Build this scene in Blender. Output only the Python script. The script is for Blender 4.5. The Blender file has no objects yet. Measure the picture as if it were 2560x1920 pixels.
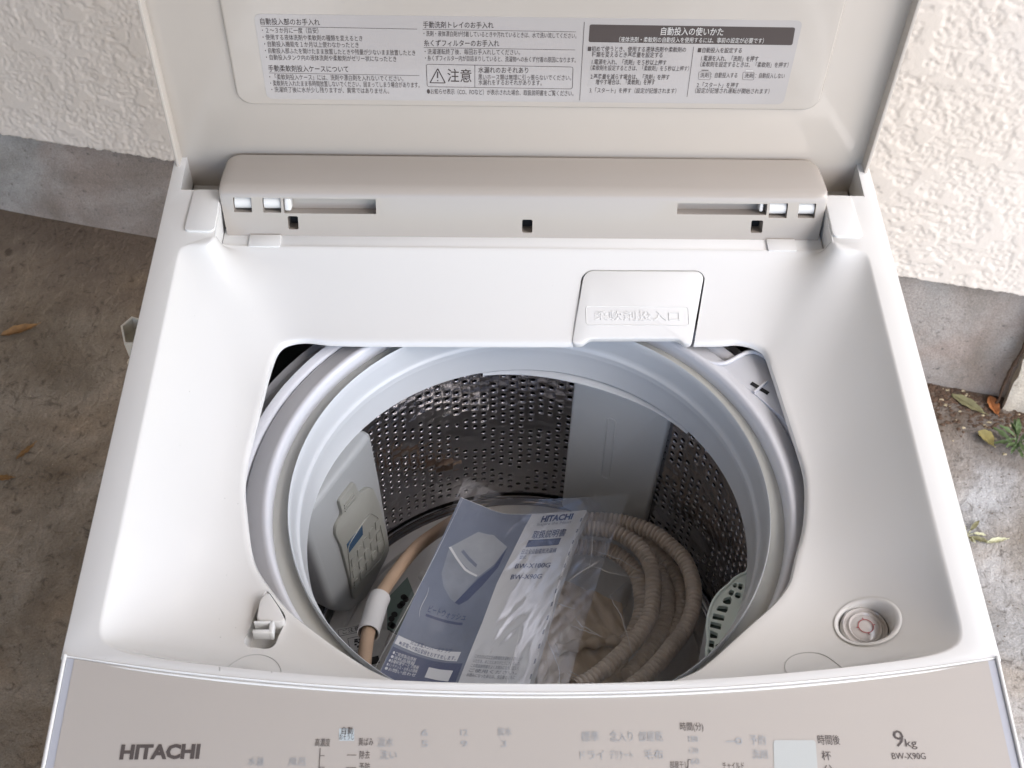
import bpy, bmesh, math, random
import numpy as np
from mathutils import Vector, Matrix
from mathutils.bvhtree import BVHTree
from mathutils.geometry import tessellate_polygon

random.seed(7)
rng = np.random.default_rng(7)
scene = bpy.context.scene
COL = scene.collection
R = math.radians
Z0 = 0.95                       # height of the washer's top rim above the floor

# ------------------------------------------------------------------ camera, world, sun
cam_data = bpy.data.cameras.new('camera')
cam = bpy.data.objects.new('camera', cam_data)
COL.objects.link(cam)
scene.camera = cam
right = Vector((0.99976, -0.00875, 0.02031)); up = Vector((-0.0063, 0.7653, 0.6436)); fwd = Vector((0.0212, 0.6436, -0.7651))
cam.matrix_world = Matrix(((right.x, up.x, -fwd.x, -0.0322), (right.y, up.y, -fwd.y, -0.4042), (right.z, up.z, -fwd.z, 0.7405 + Z0), (0, 0, 0, 1)))
cam_data.sensor_width = 36.0
cam_data.lens = 36.0 * 3402.0 / 2560.0
cam_data.clip_start = 0.02
cam_data.clip_end = 200.0
cam_data.dof.use_dof = True
cam_data.dof.focus_distance = 1.08
cam_data.dof.aperture_fstop = 26.0

world = bpy.data.worlds.new('World'); scene.world = world; world.use_nodes = True
wn = world.node_tree; bg = wn.nodes['Background']
sky = wn.nodes.new('ShaderNodeTexSky'); sky.sky_type = 'NISHITA'; sky.sun_disc = False
SUN_EL, SUN_AZ = R(48), R(127)      # azimuth measured clockwise from +Y
sky.sun_elevation = SUN_EL; sky.sun_rotation = SUN_AZ
sky.air_density = 1.0; sky.dust_density = 2.0; sky.ozone_density = 1.4
wn.links.new(sky.outputs[0], bg.inputs[0]); bg.inputs[1].default_value = 0.15

sun_d = bpy.data.lights.new('sun', 'SUN'); sun_d.energy = 0.72; sun_d.angle = R(80); sun_d.color = (1.0, 0.975, 0.935)
sun = bpy.data.objects.new('sun', sun_d); COL.objects.link(sun)
sd = Vector((math.sin(SUN_AZ) * math.cos(SUN_EL), math.cos(SUN_AZ) * math.cos(SUN_EL), math.sin(SUN_EL)))
sun.rotation_euler = sd.to_track_quat('Z', 'Y').to_euler()
sun.location = sd * 10

scene.view_settings.view_transform = 'Standard'
scene.view_settings.look = 'None'
scene.view_settings.exposure = 1.62
scene.view_settings.gamma = 1.0
scene.view_settings.use_curve_mapping = False
scene.cycles.use_denoising = True
scene.cycles.max_bounces = 10
scene.cycles.transparent_max_bounces = 12

# ------------------------------------------------------------------ helpers
ORG = {}
def tag(o, label, cat, group=None):
    o['label'] = label; o['category'] = cat
    if group: o['group'] = group
    return o
def thing(name, loc, label, cat, group=None):
    o = bpy.data.objects.new(name, None); COL.objects.link(o); o.location = loc
    o.empty_display_size = 0.05
    ORG[o.name] = Vector(loc)
    return tag(o, label, cat, group)
def org_of(o):
    while o is not None:
        if o.name in ORG: return ORG[o.name]
        o = o.parent
    return Vector((0, 0, 0))
def place(name, me, mat, parent=None):
    for m_ in (mat if isinstance(mat, (list, tuple)) else [mat]): me.materials.append(m_)
    o = bpy.data.objects.new(name, me); COL.objects.link(o)
    if parent is not None: o.parent = parent
    return o
def mesh(name, verts, faces, mat, parent=None, smooth=None, washer=True):
    """verts in washer frame (z=0 is the top rim) unless washer=False"""
    me = bpy.data.meshes.new(name)
    off = org_of(parent); dz = Z0 if washer else 0.0
    me.from_pydata([(v[0] - off.x, v[1] - off.y, v[2] + dz - off.z) for v in verts], [], faces)
    me.validate(); fix(me, smooth)
    return place(name, me, mat, parent)
def fix(me, smooth):
    bm = bmesh.new(); bm.from_mesh(me); bmesh.ops.recalc_face_normals(bm, faces=bm.faces); bm.to_mesh(me); bm.free()
    if smooth is not None:
        for p in me.polygons: p.use_smooth = True
        me.set_sharp_from_angle(angle=R(smooth))
def bake(o, smooth=35):
    """apply the modifiers of o into its mesh"""
    bpy.context.view_layer.update()
    dg = bpy.context.evaluated_depsgraph_get()
    me = bpy.data.meshes.new_from_object(o.evaluated_get(dg))
    o.modifiers.clear(); old = o.data; o.data = me; bpy.data.meshes.remove(old)
    if smooth is not None:
        for p in me.polygons: p.use_smooth = True
        me.set_sharp_from_angle(angle=R(smooth))
    return o
def bevel(o, w=0.001, seg=2, ang=35, smooth=40):
    m = o.modifiers.new('b', 'BEVEL'); m.width = w; m.segments = seg; m.limit_method = 'ANGLE'; m.angle_limit = R(ang)
    m.use_clamp_overlap = True
    return bake(o, smooth)
def solid(o, t, off=-1):
    m = o.modifiers.new('s', 'SOLIDIFY'); m.thickness = t; m.offset = off
    return o
def cut(o, cutters):
    for c in cutters:
        m = o.modifiers.new('c', 'BOOLEAN'); m.operation = 'DIFFERENCE'; m.object = c; m.solver = 'EXACT'
    bake(o)
    for c in cutters:
        me = c.data; bpy.data.objects.remove(c); bpy.data.meshes.remove(me)
    return o
def prism_data(poly, z0, z1, frame=None):
    """extrude a 2D polygon; frame(a, b, h) -> 3D, default (a, b, h)"""
    fr = frame or (lambda a, b, h: (a, b, h))
    n = len(poly)
    v = [fr(p[0], p[1], z0) for p in poly] + [fr(p[0], p[1], z1) for p in poly]
    f = [(i, (i + 1) % n, n + (i + 1) % n, n + i) for i in range(n)] + [tuple(range(n)), tuple(range(2 * n - 1, n - 1, -1))]
    return v, f
def prism(name, poly, z0, z1, mat, parent=None, frame=None, bev=0.0, seg=2, washer=True):
    v, f = prism_data(poly, z0, z1, frame)
    o = mesh(name, v, f, mat, parent, 40, washer)
    if bev: bevel(o, bev, seg)
    return o
def cutter(poly, z0, z1, parent, frame=None):
    v, f = prism_data(poly, z0, z1, frame)
    o = mesh('cutter', v, f, M['white'], parent)
    return o
def roundrect(x0, y0, x1, y1, r, n=5):
    out = []
    for cx, cy, a0 in ((x1 - r, y1 - r, 0), (x0 + r, y1 - r, 90), (x0 + r, y0 + r, 180), (x1 - r, y0 + r, 270)):
        for i in range(n + 1):
            a = R(a0 + 90 * i / n); out.append((cx + r * math.cos(a), cy + r * math.sin(a)))
    return out
def roundpoly(poly, r, n=4):
    out = []; N = len(poly)
    for i in range(N):
        p = Vector(poly[i]); a = Vector(poly[i - 1]) - p; b = Vector(poly[(i + 1) % N]) - p
        k = min(r, a.length * 0.45, b.length * 0.45)
        s = p + a.normalized() * k; e = p + b.normalized() * k
        for j in range(n + 1):
            t = j / n; out.append(tuple(s * (1 - t) ** 2 + p * 2 * t * (1 - t) + e * t * t))
    return out
def catmull(pts, n=8, closed=False):
    P = [Vector(p) for p in pts]; N = len(P); out = []
    rngi = range(N if closed else N - 1)
    for i in rngi:
        p0 = P[(i - 1) % N] if (closed or i > 0) else P[0] * 2 - P[1]
        p1 = P[i]; p2 = P[(i + 1) % N]
        p3 = P[(i + 2) % N] if (closed or i + 2 < N) else P[-1] * 2 - P[-2]
        for k in range(n):
            t = k / n
            out.append(0.5 * ((2 * p1) + (-p0 + p2) * t + (2 * p0 - 5 * p1 + 4 * p2 - p3) * t * t + (-p0 + 3 * p1 - 3 * p2 + p3) * t ** 3))
    if not closed: out.append(P[-1])
    return out
def resample(pts, step):
    out = [pts[0]]; acc = 0.0; last = pts[0]
    for p in pts[1:]:
        seg = (p - last).length
        while acc + seg >= step:
            last = last + (p - last) * ((step - acc) / seg); out.append(last.copy()); seg = (p - last).length; acc = 0.0
        acc += seg; last = p
    return out
def tube_data(path, rad, seg=10, closed=False, cap=True):
    """rad: number or function of ring index"""
    N = len(path); V = []; F = []; nrm = None
    for i, p in enumerate(path):
        if closed: t = (path[(i + 1) % N] - path[i - 1]).normalized()
        else: t = (path[min(i + 1, N - 1)] - path[max(i - 1, 0)]).normalized()
        if nrm is None:
            nrm = t.orthogonal().normalized()
        else:
            nrm = (nrm - t * nrm.dot(t)).normalized()
        b = t.cross(nrm); rr = rad(i) if callable(rad) else rad
        for k in range(seg):
            a = 2 * math.pi * k / seg; V.append(p + nrm * (rr * math.cos(a)) + b * (rr * math.sin(a)))
    for i in range(N if closed else N - 1):
        j = (i + 1) % N
        for k in range(seg):
            l = (k + 1) % seg; F.append((i * seg + k, i * seg + l, j * seg + l, j * seg + k))
    if cap and not closed:
        F.append(tuple(range(seg))); F.append(tuple(range((N - 1) * seg + seg - 1, (N - 1) * seg - 1, -1)))
    return V, F
def tube(name, path, rad, mat, parent=None, seg=10, closed=False, smooth=60, washer=True):
    V, F = tube_data([Vector(p) for p in path], rad, seg, closed)
    return mesh(name, V, F, mat, parent, smooth, washer)
def lathe(name, prof, mat, parent=None, c=(0, 0), n=96, smooth=35, a0=0, a1=360, washer=True, closed_prof=False):
    V = []; F = []; full = abs(a1 - a0) >= 359.9; m = n if full else n + 1; P = len(prof)
    for i in range(m):
        a = R(a0 + (a1 - a0) * i / n)
        for r_, z in prof: V.append((c[0] + r_ * math.cos(a), c[1] + r_ * math.sin(a), z))
    for i in range(n):
        j = (i + 1) % m
        for k in range(P if closed_prof else P - 1):
            l = (k + 1) % P
            F.append((i * P + k, j * P + k, j * P + l, i * P + l))
    return mesh(name, V, F, mat, parent, smooth, washer)
class MB:
    def __init__(s): s.v = []; s.f = []
    def add(s, V, F):
        n = len(s.v); s.v += [tuple(v) for v in V]; s.f += [tuple(i + n for i in f) for f in F]
    def box(s, x0, y0, z0, x1, y1, z1, fr=None):
        v, f = prism_data([(x0, y0), (x1, y0), (x1, y1), (x0, y1)], z0, z1, fr); s.add(v, f)
    def build(s, name, mat, parent=None, smooth=None, washer=True): return mesh(name, s.v, s.f, mat, parent, smooth, washer)

# text: laid out with Blender's built-in font and turned into flat mesh
_tc = {}
def text_tris(s, bold=0):
    key = (s, bold)
    if key in _tc: return _tc[key]
    cu = bpy.data.curves.new('t', 'FONT'); cu.body = s; cu.size = 1.0; cu.resolution_u = 2; cu.offset = (0.0, 0.005, 0.045)[bold]
    o = bpy.data.objects.new('t', cu); COL.objects.link(o)
    bpy.context.view_layer.update()
    me = bpy.data.meshes.new_from_object(o.evaluated_get(bpy.context.evaluated_depsgraph_get()))
    V = np.array([v.co[:2] for v in me.vertices]); F = [tuple(p.vertices) for p in me.polygons]
    bpy.data.objects.remove(o); bpy.data.curves.remove(cu); bpy.data.meshes.remove(me)
    x0, x1 = V[:, 0].min(), V[:, 0].max()
    V[:, 0] = (V[:, 0] - x0) / (x1 - x0)
    ascii_ = all(ord(c) < 256 for c in s)
    V[:, 1] = (V[:, 1] - (0.0 if ascii_ else -0.08)) / (0.72 if ascii_ and bold == 2 else 0.9)
    _tc[key] = (V, F)
    return V, F
def add_text(mb, t, fr):
    """t = [string, a0, b0, a1, b1, em, bold, colour]; fr(a, b) -> 3D"""
    V, F = text_tris(t[0], t[6])
    a0, b0, a1, b1, em = t[1:6]
    mb.add([fr(a0 + (a1 - a0) * x, b0 + (b1 - b0) * x + em * y) for x, y in V], F)

def noise2(x, y, seed=0):
    """numpy gradient noise, about -1..1"""
    xi = np.floor(x).astype(np.int64); yi = np.floor(y).astype(np.int64); xf = x - xi; yf = y - yi
    def g(ix, iy):
        h = (ix * 374761393 + iy * 668265263 + seed * 974634777) & 0xffffffff
        h = ((h ^ (h >> 13)) * 1274126177) & 0xffffffff; h = (h ^ (h >> 16)) & 0xffff
        a = h / 65536.0 * 2 * np.pi; return np.cos(a), np.sin(a)
    u = xf ** 3 * (xf * (xf * 6 - 15) + 10); v = yf ** 3 * (yf * (yf * 6 - 15) + 10)
    def d(ix, iy, dx, dy):
        a, b = g(ix, iy); return a * dx + b * dy
    n00 = d(xi, yi, xf, yf); n10 = d(xi + 1, yi, xf - 1, yf); n01 = d(xi, yi + 1, xf, yf - 1); n11 = d(xi + 1, yi + 1, xf - 1, yf - 1)
    return ((n00 * (1 - u) + n10 * u) * (1 - v) + (n01 * (1 - u) + n11 * u) * v) * 1.5
def fbm(x, y, o=4, seed=0):
    s = 0; a = 1; t = 0
    for i in range(o): s = s + a * noise2(x * 2 ** i, y * 2 ** i, seed + i); t += a; a *= 0.5
    return s / t
def grid_mesh(name, P, mat, parent=None, smooth=True, washer=True, flip=False):
    """P: (rows, cols, 3) array"""
    h, w = P.shape[:2]
    off = org_of(parent); Q = P.reshape(-1, 3).astype(np.float64) - np.array(off) + np.array([0, 0, Z0 if washer else 0])
    idx = np.arange(h * w).reshape(h, w)
    q = np.stack([idx[:-1, :-1], idx[:-1, 1:], idx[1:, 1:], idx[1:, :-1]], -1).reshape(-1, 4)
    if flip: q = q[:, ::-1]
    me = bpy.data.meshes.new(name)
    me.vertices.add(len(Q)); me.vertices.foreach_set('co', Q.ravel())
    me.loops.add(q.size); me.loops.foreach_set('vertex_index', q.ravel().astype(np.int32))
    me.polygons.add(len(q)); me.polygons.foreach_set('loop_start', np.arange(0, q.size, 4, dtype=np.int32))
    me.polygons.foreach_set('loop_total', np.full(len(q), 4, dtype=np.int32))
    if smooth: me.polygons.foreach_set('use_smooth', np.ones(len(q), dtype=bool))
    me.update(calc_edges=True)
    return place(name, me, mat, parent)

# ------------------------------------------------------------------ materials
M = {}
def mat(key, col, rough=0.5, metal=0.0, spec=0.5, bump=None, var=None, coat=0.0, trans=0.0, ior=1.45, alpha=None, sss=0.0):
    """bump=(scale, strength, distance, detail); var=(scale, amount)"""
    m = bpy.data.materials.new(key); m.use_nodes = True; nt = m.node_tree; b = nt.nodes['Principled BSDF']
    b.inputs['Base Color'].default_value = (*col, 1); b.inputs['Roughness'].default_value = rough
    b.inputs['Metallic'].default_value = metal; b.inputs['Specular IOR Level'].default_value = spec
    b.inputs['Coat Weight'].default_value = coat; b.inputs['Coat Roughness'].default_value = 0.05
    b.inputs['Transmission Weight'].default_value = trans; b.inputs['IOR'].default_value = ior
    if sss: b.inputs['Subsurface Weight'].default_value = sss; b.inputs['Subsurface Scale'].default_value = 0.01
    tc = nt.nodes.new('ShaderNodeTexCoord')
    if bump:
        n = nt.nodes.new('ShaderNodeTexNoise'); n.inputs['Scale'].default_value = bump[0]; n.inputs['Detail'].default_value = bump[3] if len(bump) > 3 else 3
        nt.links.new(tc.outputs['Object'], n.inputs['Vector'])
        bp = nt.nodes.new('ShaderNodeBump'); bp.inputs['Strength'].default_value = bump[1]; bp.inputs['Distance'].default_value = bump[2]
        nt.links.new(n.outputs['Fac'], bp.inputs['Height']); nt.links.new(bp.outputs[0], b.inputs['Normal'])
    if var:
        n2 = nt.nodes.new('ShaderNodeTexNoise'); n2.inputs['Scale'].default_value = var[0]; n2.inputs['Detail'].default_value = 5
        nt.links.new(tc.outputs['Object'], n2.inputs['Vector'])
        cr = nt.nodes.new('ShaderNodeValToRGB'); cr.color_ramp.elements[0].position = 0.3; cr.color_ramp.elements[1].position = 0.7
        cr.color_ramp.elements[0].color = (*[c * (1 - var[1]) for c in col], 1); cr.color_ramp.elements[1].color = (*[min(1, c * (1 + var[1])) for c in col], 1)
        nt.links.new(n2.outputs['Fac'], cr.inputs[0]); nt.links.new(cr.outputs[0], b.inputs['Base Color'])
    M[key] = m
    return m
mat('white', (0.70, 0.695, 0.675), 0.24, coat=0.4, bump=(900, 0.04, 0.0004), var=(3, 0.015))
mat('white_matte', (0.71, 0.705, 0.685), 0.45, var=(4, 0.02))
mat('cabinet_white', (0.78, 0.78, 0.77), 0.4)
mat('beige_gloss', (0.51, 0.463, 0.41), 0.16, coat=0.5, bump=(6, 0.06, 0.004), var=(5, 0.02))
mat('beige_cover', (0.385, 0.348, 0.31), 0.22, coat=0.3, bump=(1200, 0.03, 0.0003), var=(5, 0.02))
mat('panel_beige', (0.47, 0.433, 0.395), 0.22, coat=0.8, bump=(1500, 0.04, 0.0003), var=(4, 0.02))
mat('film_strip', (0.45, 0.46, 0.50), 0.2)
mat('label', (0.45, 0.42, 0.40), 0.18, coat=0.5)
mat('print_dark', (0.075, 0.06, 0.055), 0.5)
mat('print_light', (0.62, 0.60, 0.57), 0.5)
mat('print_ghost', (0.375, 0.385, 0.395), 0.35)
mat('print_panel', (0.10, 0.085, 0.08), 0.4)
mat('display', (0.50, 0.52, 0.505), 0.15, coat=0.3)
mat('auto_box', (0.50, 0.56, 0.58), 0.3)
mat('ring_plastic', (0.545, 0.57, 0.59), 0.30, coat=0.15, bump=(500, 0.03, 0.0004), var=(8, 0.02))
mat('tub_plastic', (0.60, 0.61, 0.64), 0.28, coat=0.2, bump=(400, 0.04, 0.0004), var=(6, 0.03))
mat('seal', (0.50, 0.505, 0.475), 0.5, var=(20, 0.06))
mat('dark', (0.012, 0.012, 0.014), 0.6)
mat('slot_dark', (0.10, 0.08, 0.075), 0.5)
mat('drum_panel', (0.60, 0.62, 0.62), 0.42, bump=(1400, 0.08, 0.0003), var=(10, 0.02))
mat('housing', (0.33, 0.345, 0.35), 0.35, bump=(1400, 0.08, 0.0003), var=(10, 0.02))
mat('insert', (0.285, 0.29, 0.265), 0.35, bump=(800, 0.05, 0.0003), var=(25, 0.08))
mat('window_blue', (0.03, 0.07, 0.13), 0.2)
mat('mint', (0.74, 0.86, 0.85), 0.3)
mat('mint_dark', (0.10, 0.17, 0.165), 0.5)
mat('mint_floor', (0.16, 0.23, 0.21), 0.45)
mat('scraps', (0.42, 0.36, 0.24), 0.7, var=(80, 0.4))
mat('pulsator', (0.70, 0.70, 0.68), 0.35, var=(12, 0.04))
mat('hook_white', (0.80, 0.81, 0.80), 0.35)
mat('bubble', (0.58, 0.555, 0.54), 0.12, coat=0.8)
mat('bubble_red', (0.35, 0.08, 0.09), 0.4)
mat('hose_tan', (0.42, 0.30, 0.21), 0.4, var=(40, 0.06))
mat('hose_sleeve', (0.62, 0.62, 0.62), 0.45)
mat('drain_hose', (0.74, 0.67, 0.60), 0.38, var=(30, 0.10))
mat('beige_sheet', (0.66, 0.57, 0.46), 0.45, bump=(18, 0.5, 0.01, 4), var=(14, 0.15))
mat('paper', (0.60, 0.62, 0.64), 0.4, var=(9, 0.03))
mat('paper_blue', (0.145, 0.172, 0.235), 0.4, var=(30, 0.12))
mat('paper_navy', (0.045, 0.062, 0.135), 0.4)
mat('paper_grey', (0.215, 0.24, 0.285), 0.4, var=(60, 0.15))
mat('paper_light', (0.30, 0.325, 0.36), 0.4, var=(40, 0.12))
mat('paper_greyd', (0.19, 0.22, 0.31), 0.4, var=(60, 0.15))
mat('ink_grey', (0.20, 0.22, 0.27), 0.5)
mat('ink_navy', (0.03, 0.05, 0.14), 0.5)
mat('sheet_white', (0.50, 0.50, 0.48), 0.5)
mat('ink_black', (0.02, 0.02, 0.02), 0.5)
mat('cup', (0.85, 0.80, 0.69), 0.35)
mat('roof', (0.50, 0.43, 0.35), 0.7, var=(2, 0.1))
mat('leaf_brown', (0.20, 0.105, 0.035), 0.6, var=(60, 0.4))
mat('leaf_olive', (0.20, 0.19, 0.10), 0.6, var=(50, 0.25))
mat('leaf_orange', (0.36, 0.14, 0.05), 0.55, var=(60, 0.3))
mat('leaf_yellow', (0.42, 0.36, 0.15), 0.55, var=(60, 0.4))
mat('leaf_green', (0.085, 0.13, 0.05), 0.5, var=(60, 0.3))
mat('leaf_pale', (0.50, 0.50, 0.33), 0.6, var=(50, 0.2))
mat('bark_bits', (0.09, 0.055, 0.035), 0.8, var=(50, 0.3))
mat('seam_line', (0.42, 0.42, 0.41), 0.5)
def steel():
    m = mat('steel', (0.43, 0.42, 0.44), 0.10, metal=1.0); nt = m.node_tree; b = nt.nodes['Principled BSDF']
    tc = nt.nodes.new('ShaderNodeTexCoord'); n = nt.nodes.new('ShaderNodeTexNoise'); n.inputs['Scale'].default_value = 20; n.inputs['Detail'].default_value = 1
    n.inputs['Distortion'].default_value = 1.2
    bp = nt.nodes.new('ShaderNodeBump'); bp.inputs['Strength'].default_value = 0.6; bp.inputs['Distance'].default_value = 0.004
    nt.links.new(tc.outputs['Object'], n.inputs['Vector']); nt.links.new(n.outputs['Fac'], bp.inputs['Height']); nt.links.new(bp.outputs[0], b.inputs['Normal'])
steel()
def clear_film(key, gloss_w, tint, scale, dist):
    m = bpy.data.materials.new(key); m.use_nodes = True; nt = m.node_tree; nt.nodes.remove(nt.nodes['Principled BSDF']); out = nt.nodes['Material Output']
    tr = nt.nodes.new('ShaderNodeBsdfTransparent'); tr.inputs[0].default_value = (*tint, 1)
    gl = nt.nodes.new('ShaderNodeBsdfGlossy'); gl.inputs['Roughness'].default_value = 0.13; gl.inputs[0].default_value = (1, 1, 1, 1)
    df = nt.nodes.new('ShaderNodeBsdfDiffuse'); df.inputs[0].default_value = (0.75, 0.76, 0.76, 1)
    tc = nt.nodes.new('ShaderNodeTexCoord'); n = nt.nodes.new('ShaderNodeTexNoise'); n.inputs['Scale'].default_value = scale; n.inputs['Detail'].default_value = 5; n.inputs['Distortion'].default_value = 1.5
    bp = nt.nodes.new('ShaderNodeBump'); bp.inputs['Strength'].default_value = 1.0; bp.inputs['Distance'].default_value = dist
    nt.links.new(tc.outputs['Object'], n.inputs['Vector']); nt.links.new(n.outputs['Fac'], bp.inputs['Height'])
    nt.links.new(bp.outputs[0], gl.inputs['Normal'])
    fr = nt.nodes.new('ShaderNodeFresnel'); fr.inputs[0].default_value = 1.45; nt.links.new(bp.outputs[0], fr.inputs['Normal'])
    mu = nt.nodes.new('ShaderNodeMath'); mu.operation = 'MULTIPLY_ADD'; mu.inputs[1].default_value = gloss_w; mu.inputs[2].default_value = 0.02; mu.use_clamp = True
    nt.links.new(fr.outputs[0], mu.inputs[0])
    m1 = nt.nodes.new('ShaderNodeMixShader'); m1.inputs[0].default_value = 0.025; nt.links.new(tr.outputs[0], m1.inputs[1]); nt.links.new(df.outputs[0], m1.inputs[2])
    m2 = nt.nodes.new('ShaderNodeMixShader'); nt.links.new(mu.outputs[0], m2.inputs[0]); nt.links.new(m1.outputs[0], m2.inputs[1]); nt.links.new(gl.outputs[0], m2.inputs[2])
    nt.links.new(m2.outputs[0], out.inputs[0]); M[key] = m
mat('crease', (0.82, 0.83, 0.84), 0.15, coat=0.6)
clear_film('film_booklet', 0.16, (0.985, 0.985, 0.99), 14, 0.0004)
clear_film('film_hose', 0.4, (1.0, 1.0, 1.0), 30, 0.0004)
def nodes_mat(key, rough):
    m = bpy.data.materials.new(key); m.use_nodes = True; nt = m.node_tree; b = nt.nodes['Principled BSDF']; b.inputs['Roughness'].default_value = rough
    M[key] = m; tc = nt.nodes.new('ShaderNodeTexCoord'); return m, nt, b, tc
def N(nt, t, **kw):
    n = nt.nodes.new(t)
    for k, v in kw.items():
        if k.startswith('_'): setattr(n, k[1:], v)
        else: n.inputs[k.replace('__', ' ')].default_value = v
    return n
def ramp(nt, fac, stops):
    r = nt.nodes.new('ShaderNodeValToRGB'); e = r.color_ramp.elements
    e[0].position, e[0].color = stops[0][0], (*stops[0][1], 1); e[1].position, e[1].color = stops[-1][0], (*stops[-1][1], 1)
    for p, c in stops[1:-1]:
        x = e.new(p); x.color = (*c, 1)
    nt.links.new(fac, r.inputs[0]); return r.outputs[0]
def mixc(nt, fac, a, b, mode='MIX'):
    m = nt.nodes.new('ShaderNodeMix'); m.data_type = 'RGBA'; m.blend_type = mode
    for s, i in ((fac, 0), (a, 6), (b, 7)):
        if isinstance(s, (int, float)): m.inputs[i].default_value = s
        elif isinstance(s, tuple): m.inputs[i].default_value = (*s, 1)
        else: nt.links.new(s, m.inputs[i])
    return m.outputs[2]
def stucco():
    m, nt, b, tc = nodes_mat('stucco', 0.85)
    n = N(nt, 'ShaderNodeTexNoise', Scale=2.5, Detail=6.0); nt.links.new(tc.outputs['Object'], n.inputs['Vector'])
    c = ramp(nt, n.outputs['Fac'], [(0.3, (0.73, 0.655, 0.57)), (0.7, (0.80, 0.735, 0.67))])
    ns_ = N(nt, 'ShaderNodeTexNoise', Scale=11.0, Detail=7.0, Roughness=0.7); nt.links.new(tc.outputs['Object'], ns_.inputs['Vector'])
    c = mixc(nt, ramp(nt, ns_.outputs['Fac'], [(0.60, (0, 0, 0)), (0.74, (0.5, 0.5, 0.5))]), c, (0.50, 0.42, 0.34))
    n2 = N(nt, 'ShaderNodeTexNoise', Scale=140.0, Detail=3.0); nt.links.new(tc.outputs['Object'], n2.inputs['Vector'])
    bp = N(nt, 'ShaderNodeBump', Strength=0.35, Distance=0.0015); nt.links.new(n2.outputs['Fac'], bp.inputs['Height'])
    nt.links.new(bp.outputs[0], b.inputs['Normal']); nt.links.new(c, b.inputs['Base Color'])
stucco()
def concrete(key, light, darkc, brown, stain):
    m, nt, b, tc = nodes_mat(key, 0.8)
    n = N(nt, 'ShaderNodeTexNoise', Scale=5.0, Detail=9.0, Roughness=0.62, Distortion=0.6); nt.links.new(tc.outputs['Object'], n.inputs['Vector'])
    c = ramp(nt, n.outputs['Fac'], [(0.3, darkc), (0.5, tuple((a + d) / 2 for a, d in zip(light, darkc))), (0.68, light)])
    n3 = N(nt, 'ShaderNodeTexNoise', Scale=3.2, Detail=4.0, Distortion=1.0); nt.links.new(tc.outputs['Object'], n3.inputs['Vector'])
    f = ramp(nt, n3.outputs['Fac'], [(0.42, (0, 0, 0)), (0.62, (1, 1, 1))])
    c = mixc(nt, f, c, mixc(nt, 1.0, c, brown, 'MULTIPLY'))
    n4 = N(nt, 'ShaderNodeTexNoise', Scale=90.0, Detail=4.0, Roughness=0.7); nt.links.new(tc.outputs['Object'], n4.inputs['Vector'])
    c = mixc(nt, ramp(nt, n4.outputs['Fac'], [(0.25, (1, 1, 1)), (0.40, (0, 0, 0))]), c, stain)
    n5 = N(nt, 'ShaderNodeTexNoise', Scale=350.0, Detail=2.0); nt.links.new(tc.outputs['Object'], n5.inputs['Vector'])
    c = mixc(nt, 0.5, c, ramp(nt, n5.outputs['Fac'], [(0.3, (0.35, 0.35, 0.35)), (0.7, (0.65, 0.65, 0.65))]), 'OVERLAY')
    h = N(nt, 'ShaderNodeMath', _operation='MULTIPLY_ADD'); h.inputs[1].default_value = 0.25
    nt.links.new(n5.outputs['Fac'], h.inputs[0]); nt.links.new(n4.outputs['Fac'], h.inputs[2])
    bp = N(nt, 'ShaderNodeBump', Strength=0.6, Distance=0.003); nt.links.new(h.outputs[0], bp.inputs['Height'])
    nt.links.new(bp.outputs[0], b.inputs['Normal']); nt.links.new(c, b.inputs['Base Color'])
    return m, nt, b, tc, c, h
concrete('plinth', (0.47, 0.455, 0.44), (0.22, 0.205, 0.18), (0.92, 0.80, 0.74), (0.12, 0.11, 0.10))
concrete('pillar', (0.62, 0.57, 0.49), (0.48, 0.43, 0.36), (0.95, 0.9, 0.8), (0.16, 0.10, 0.06))
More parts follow.
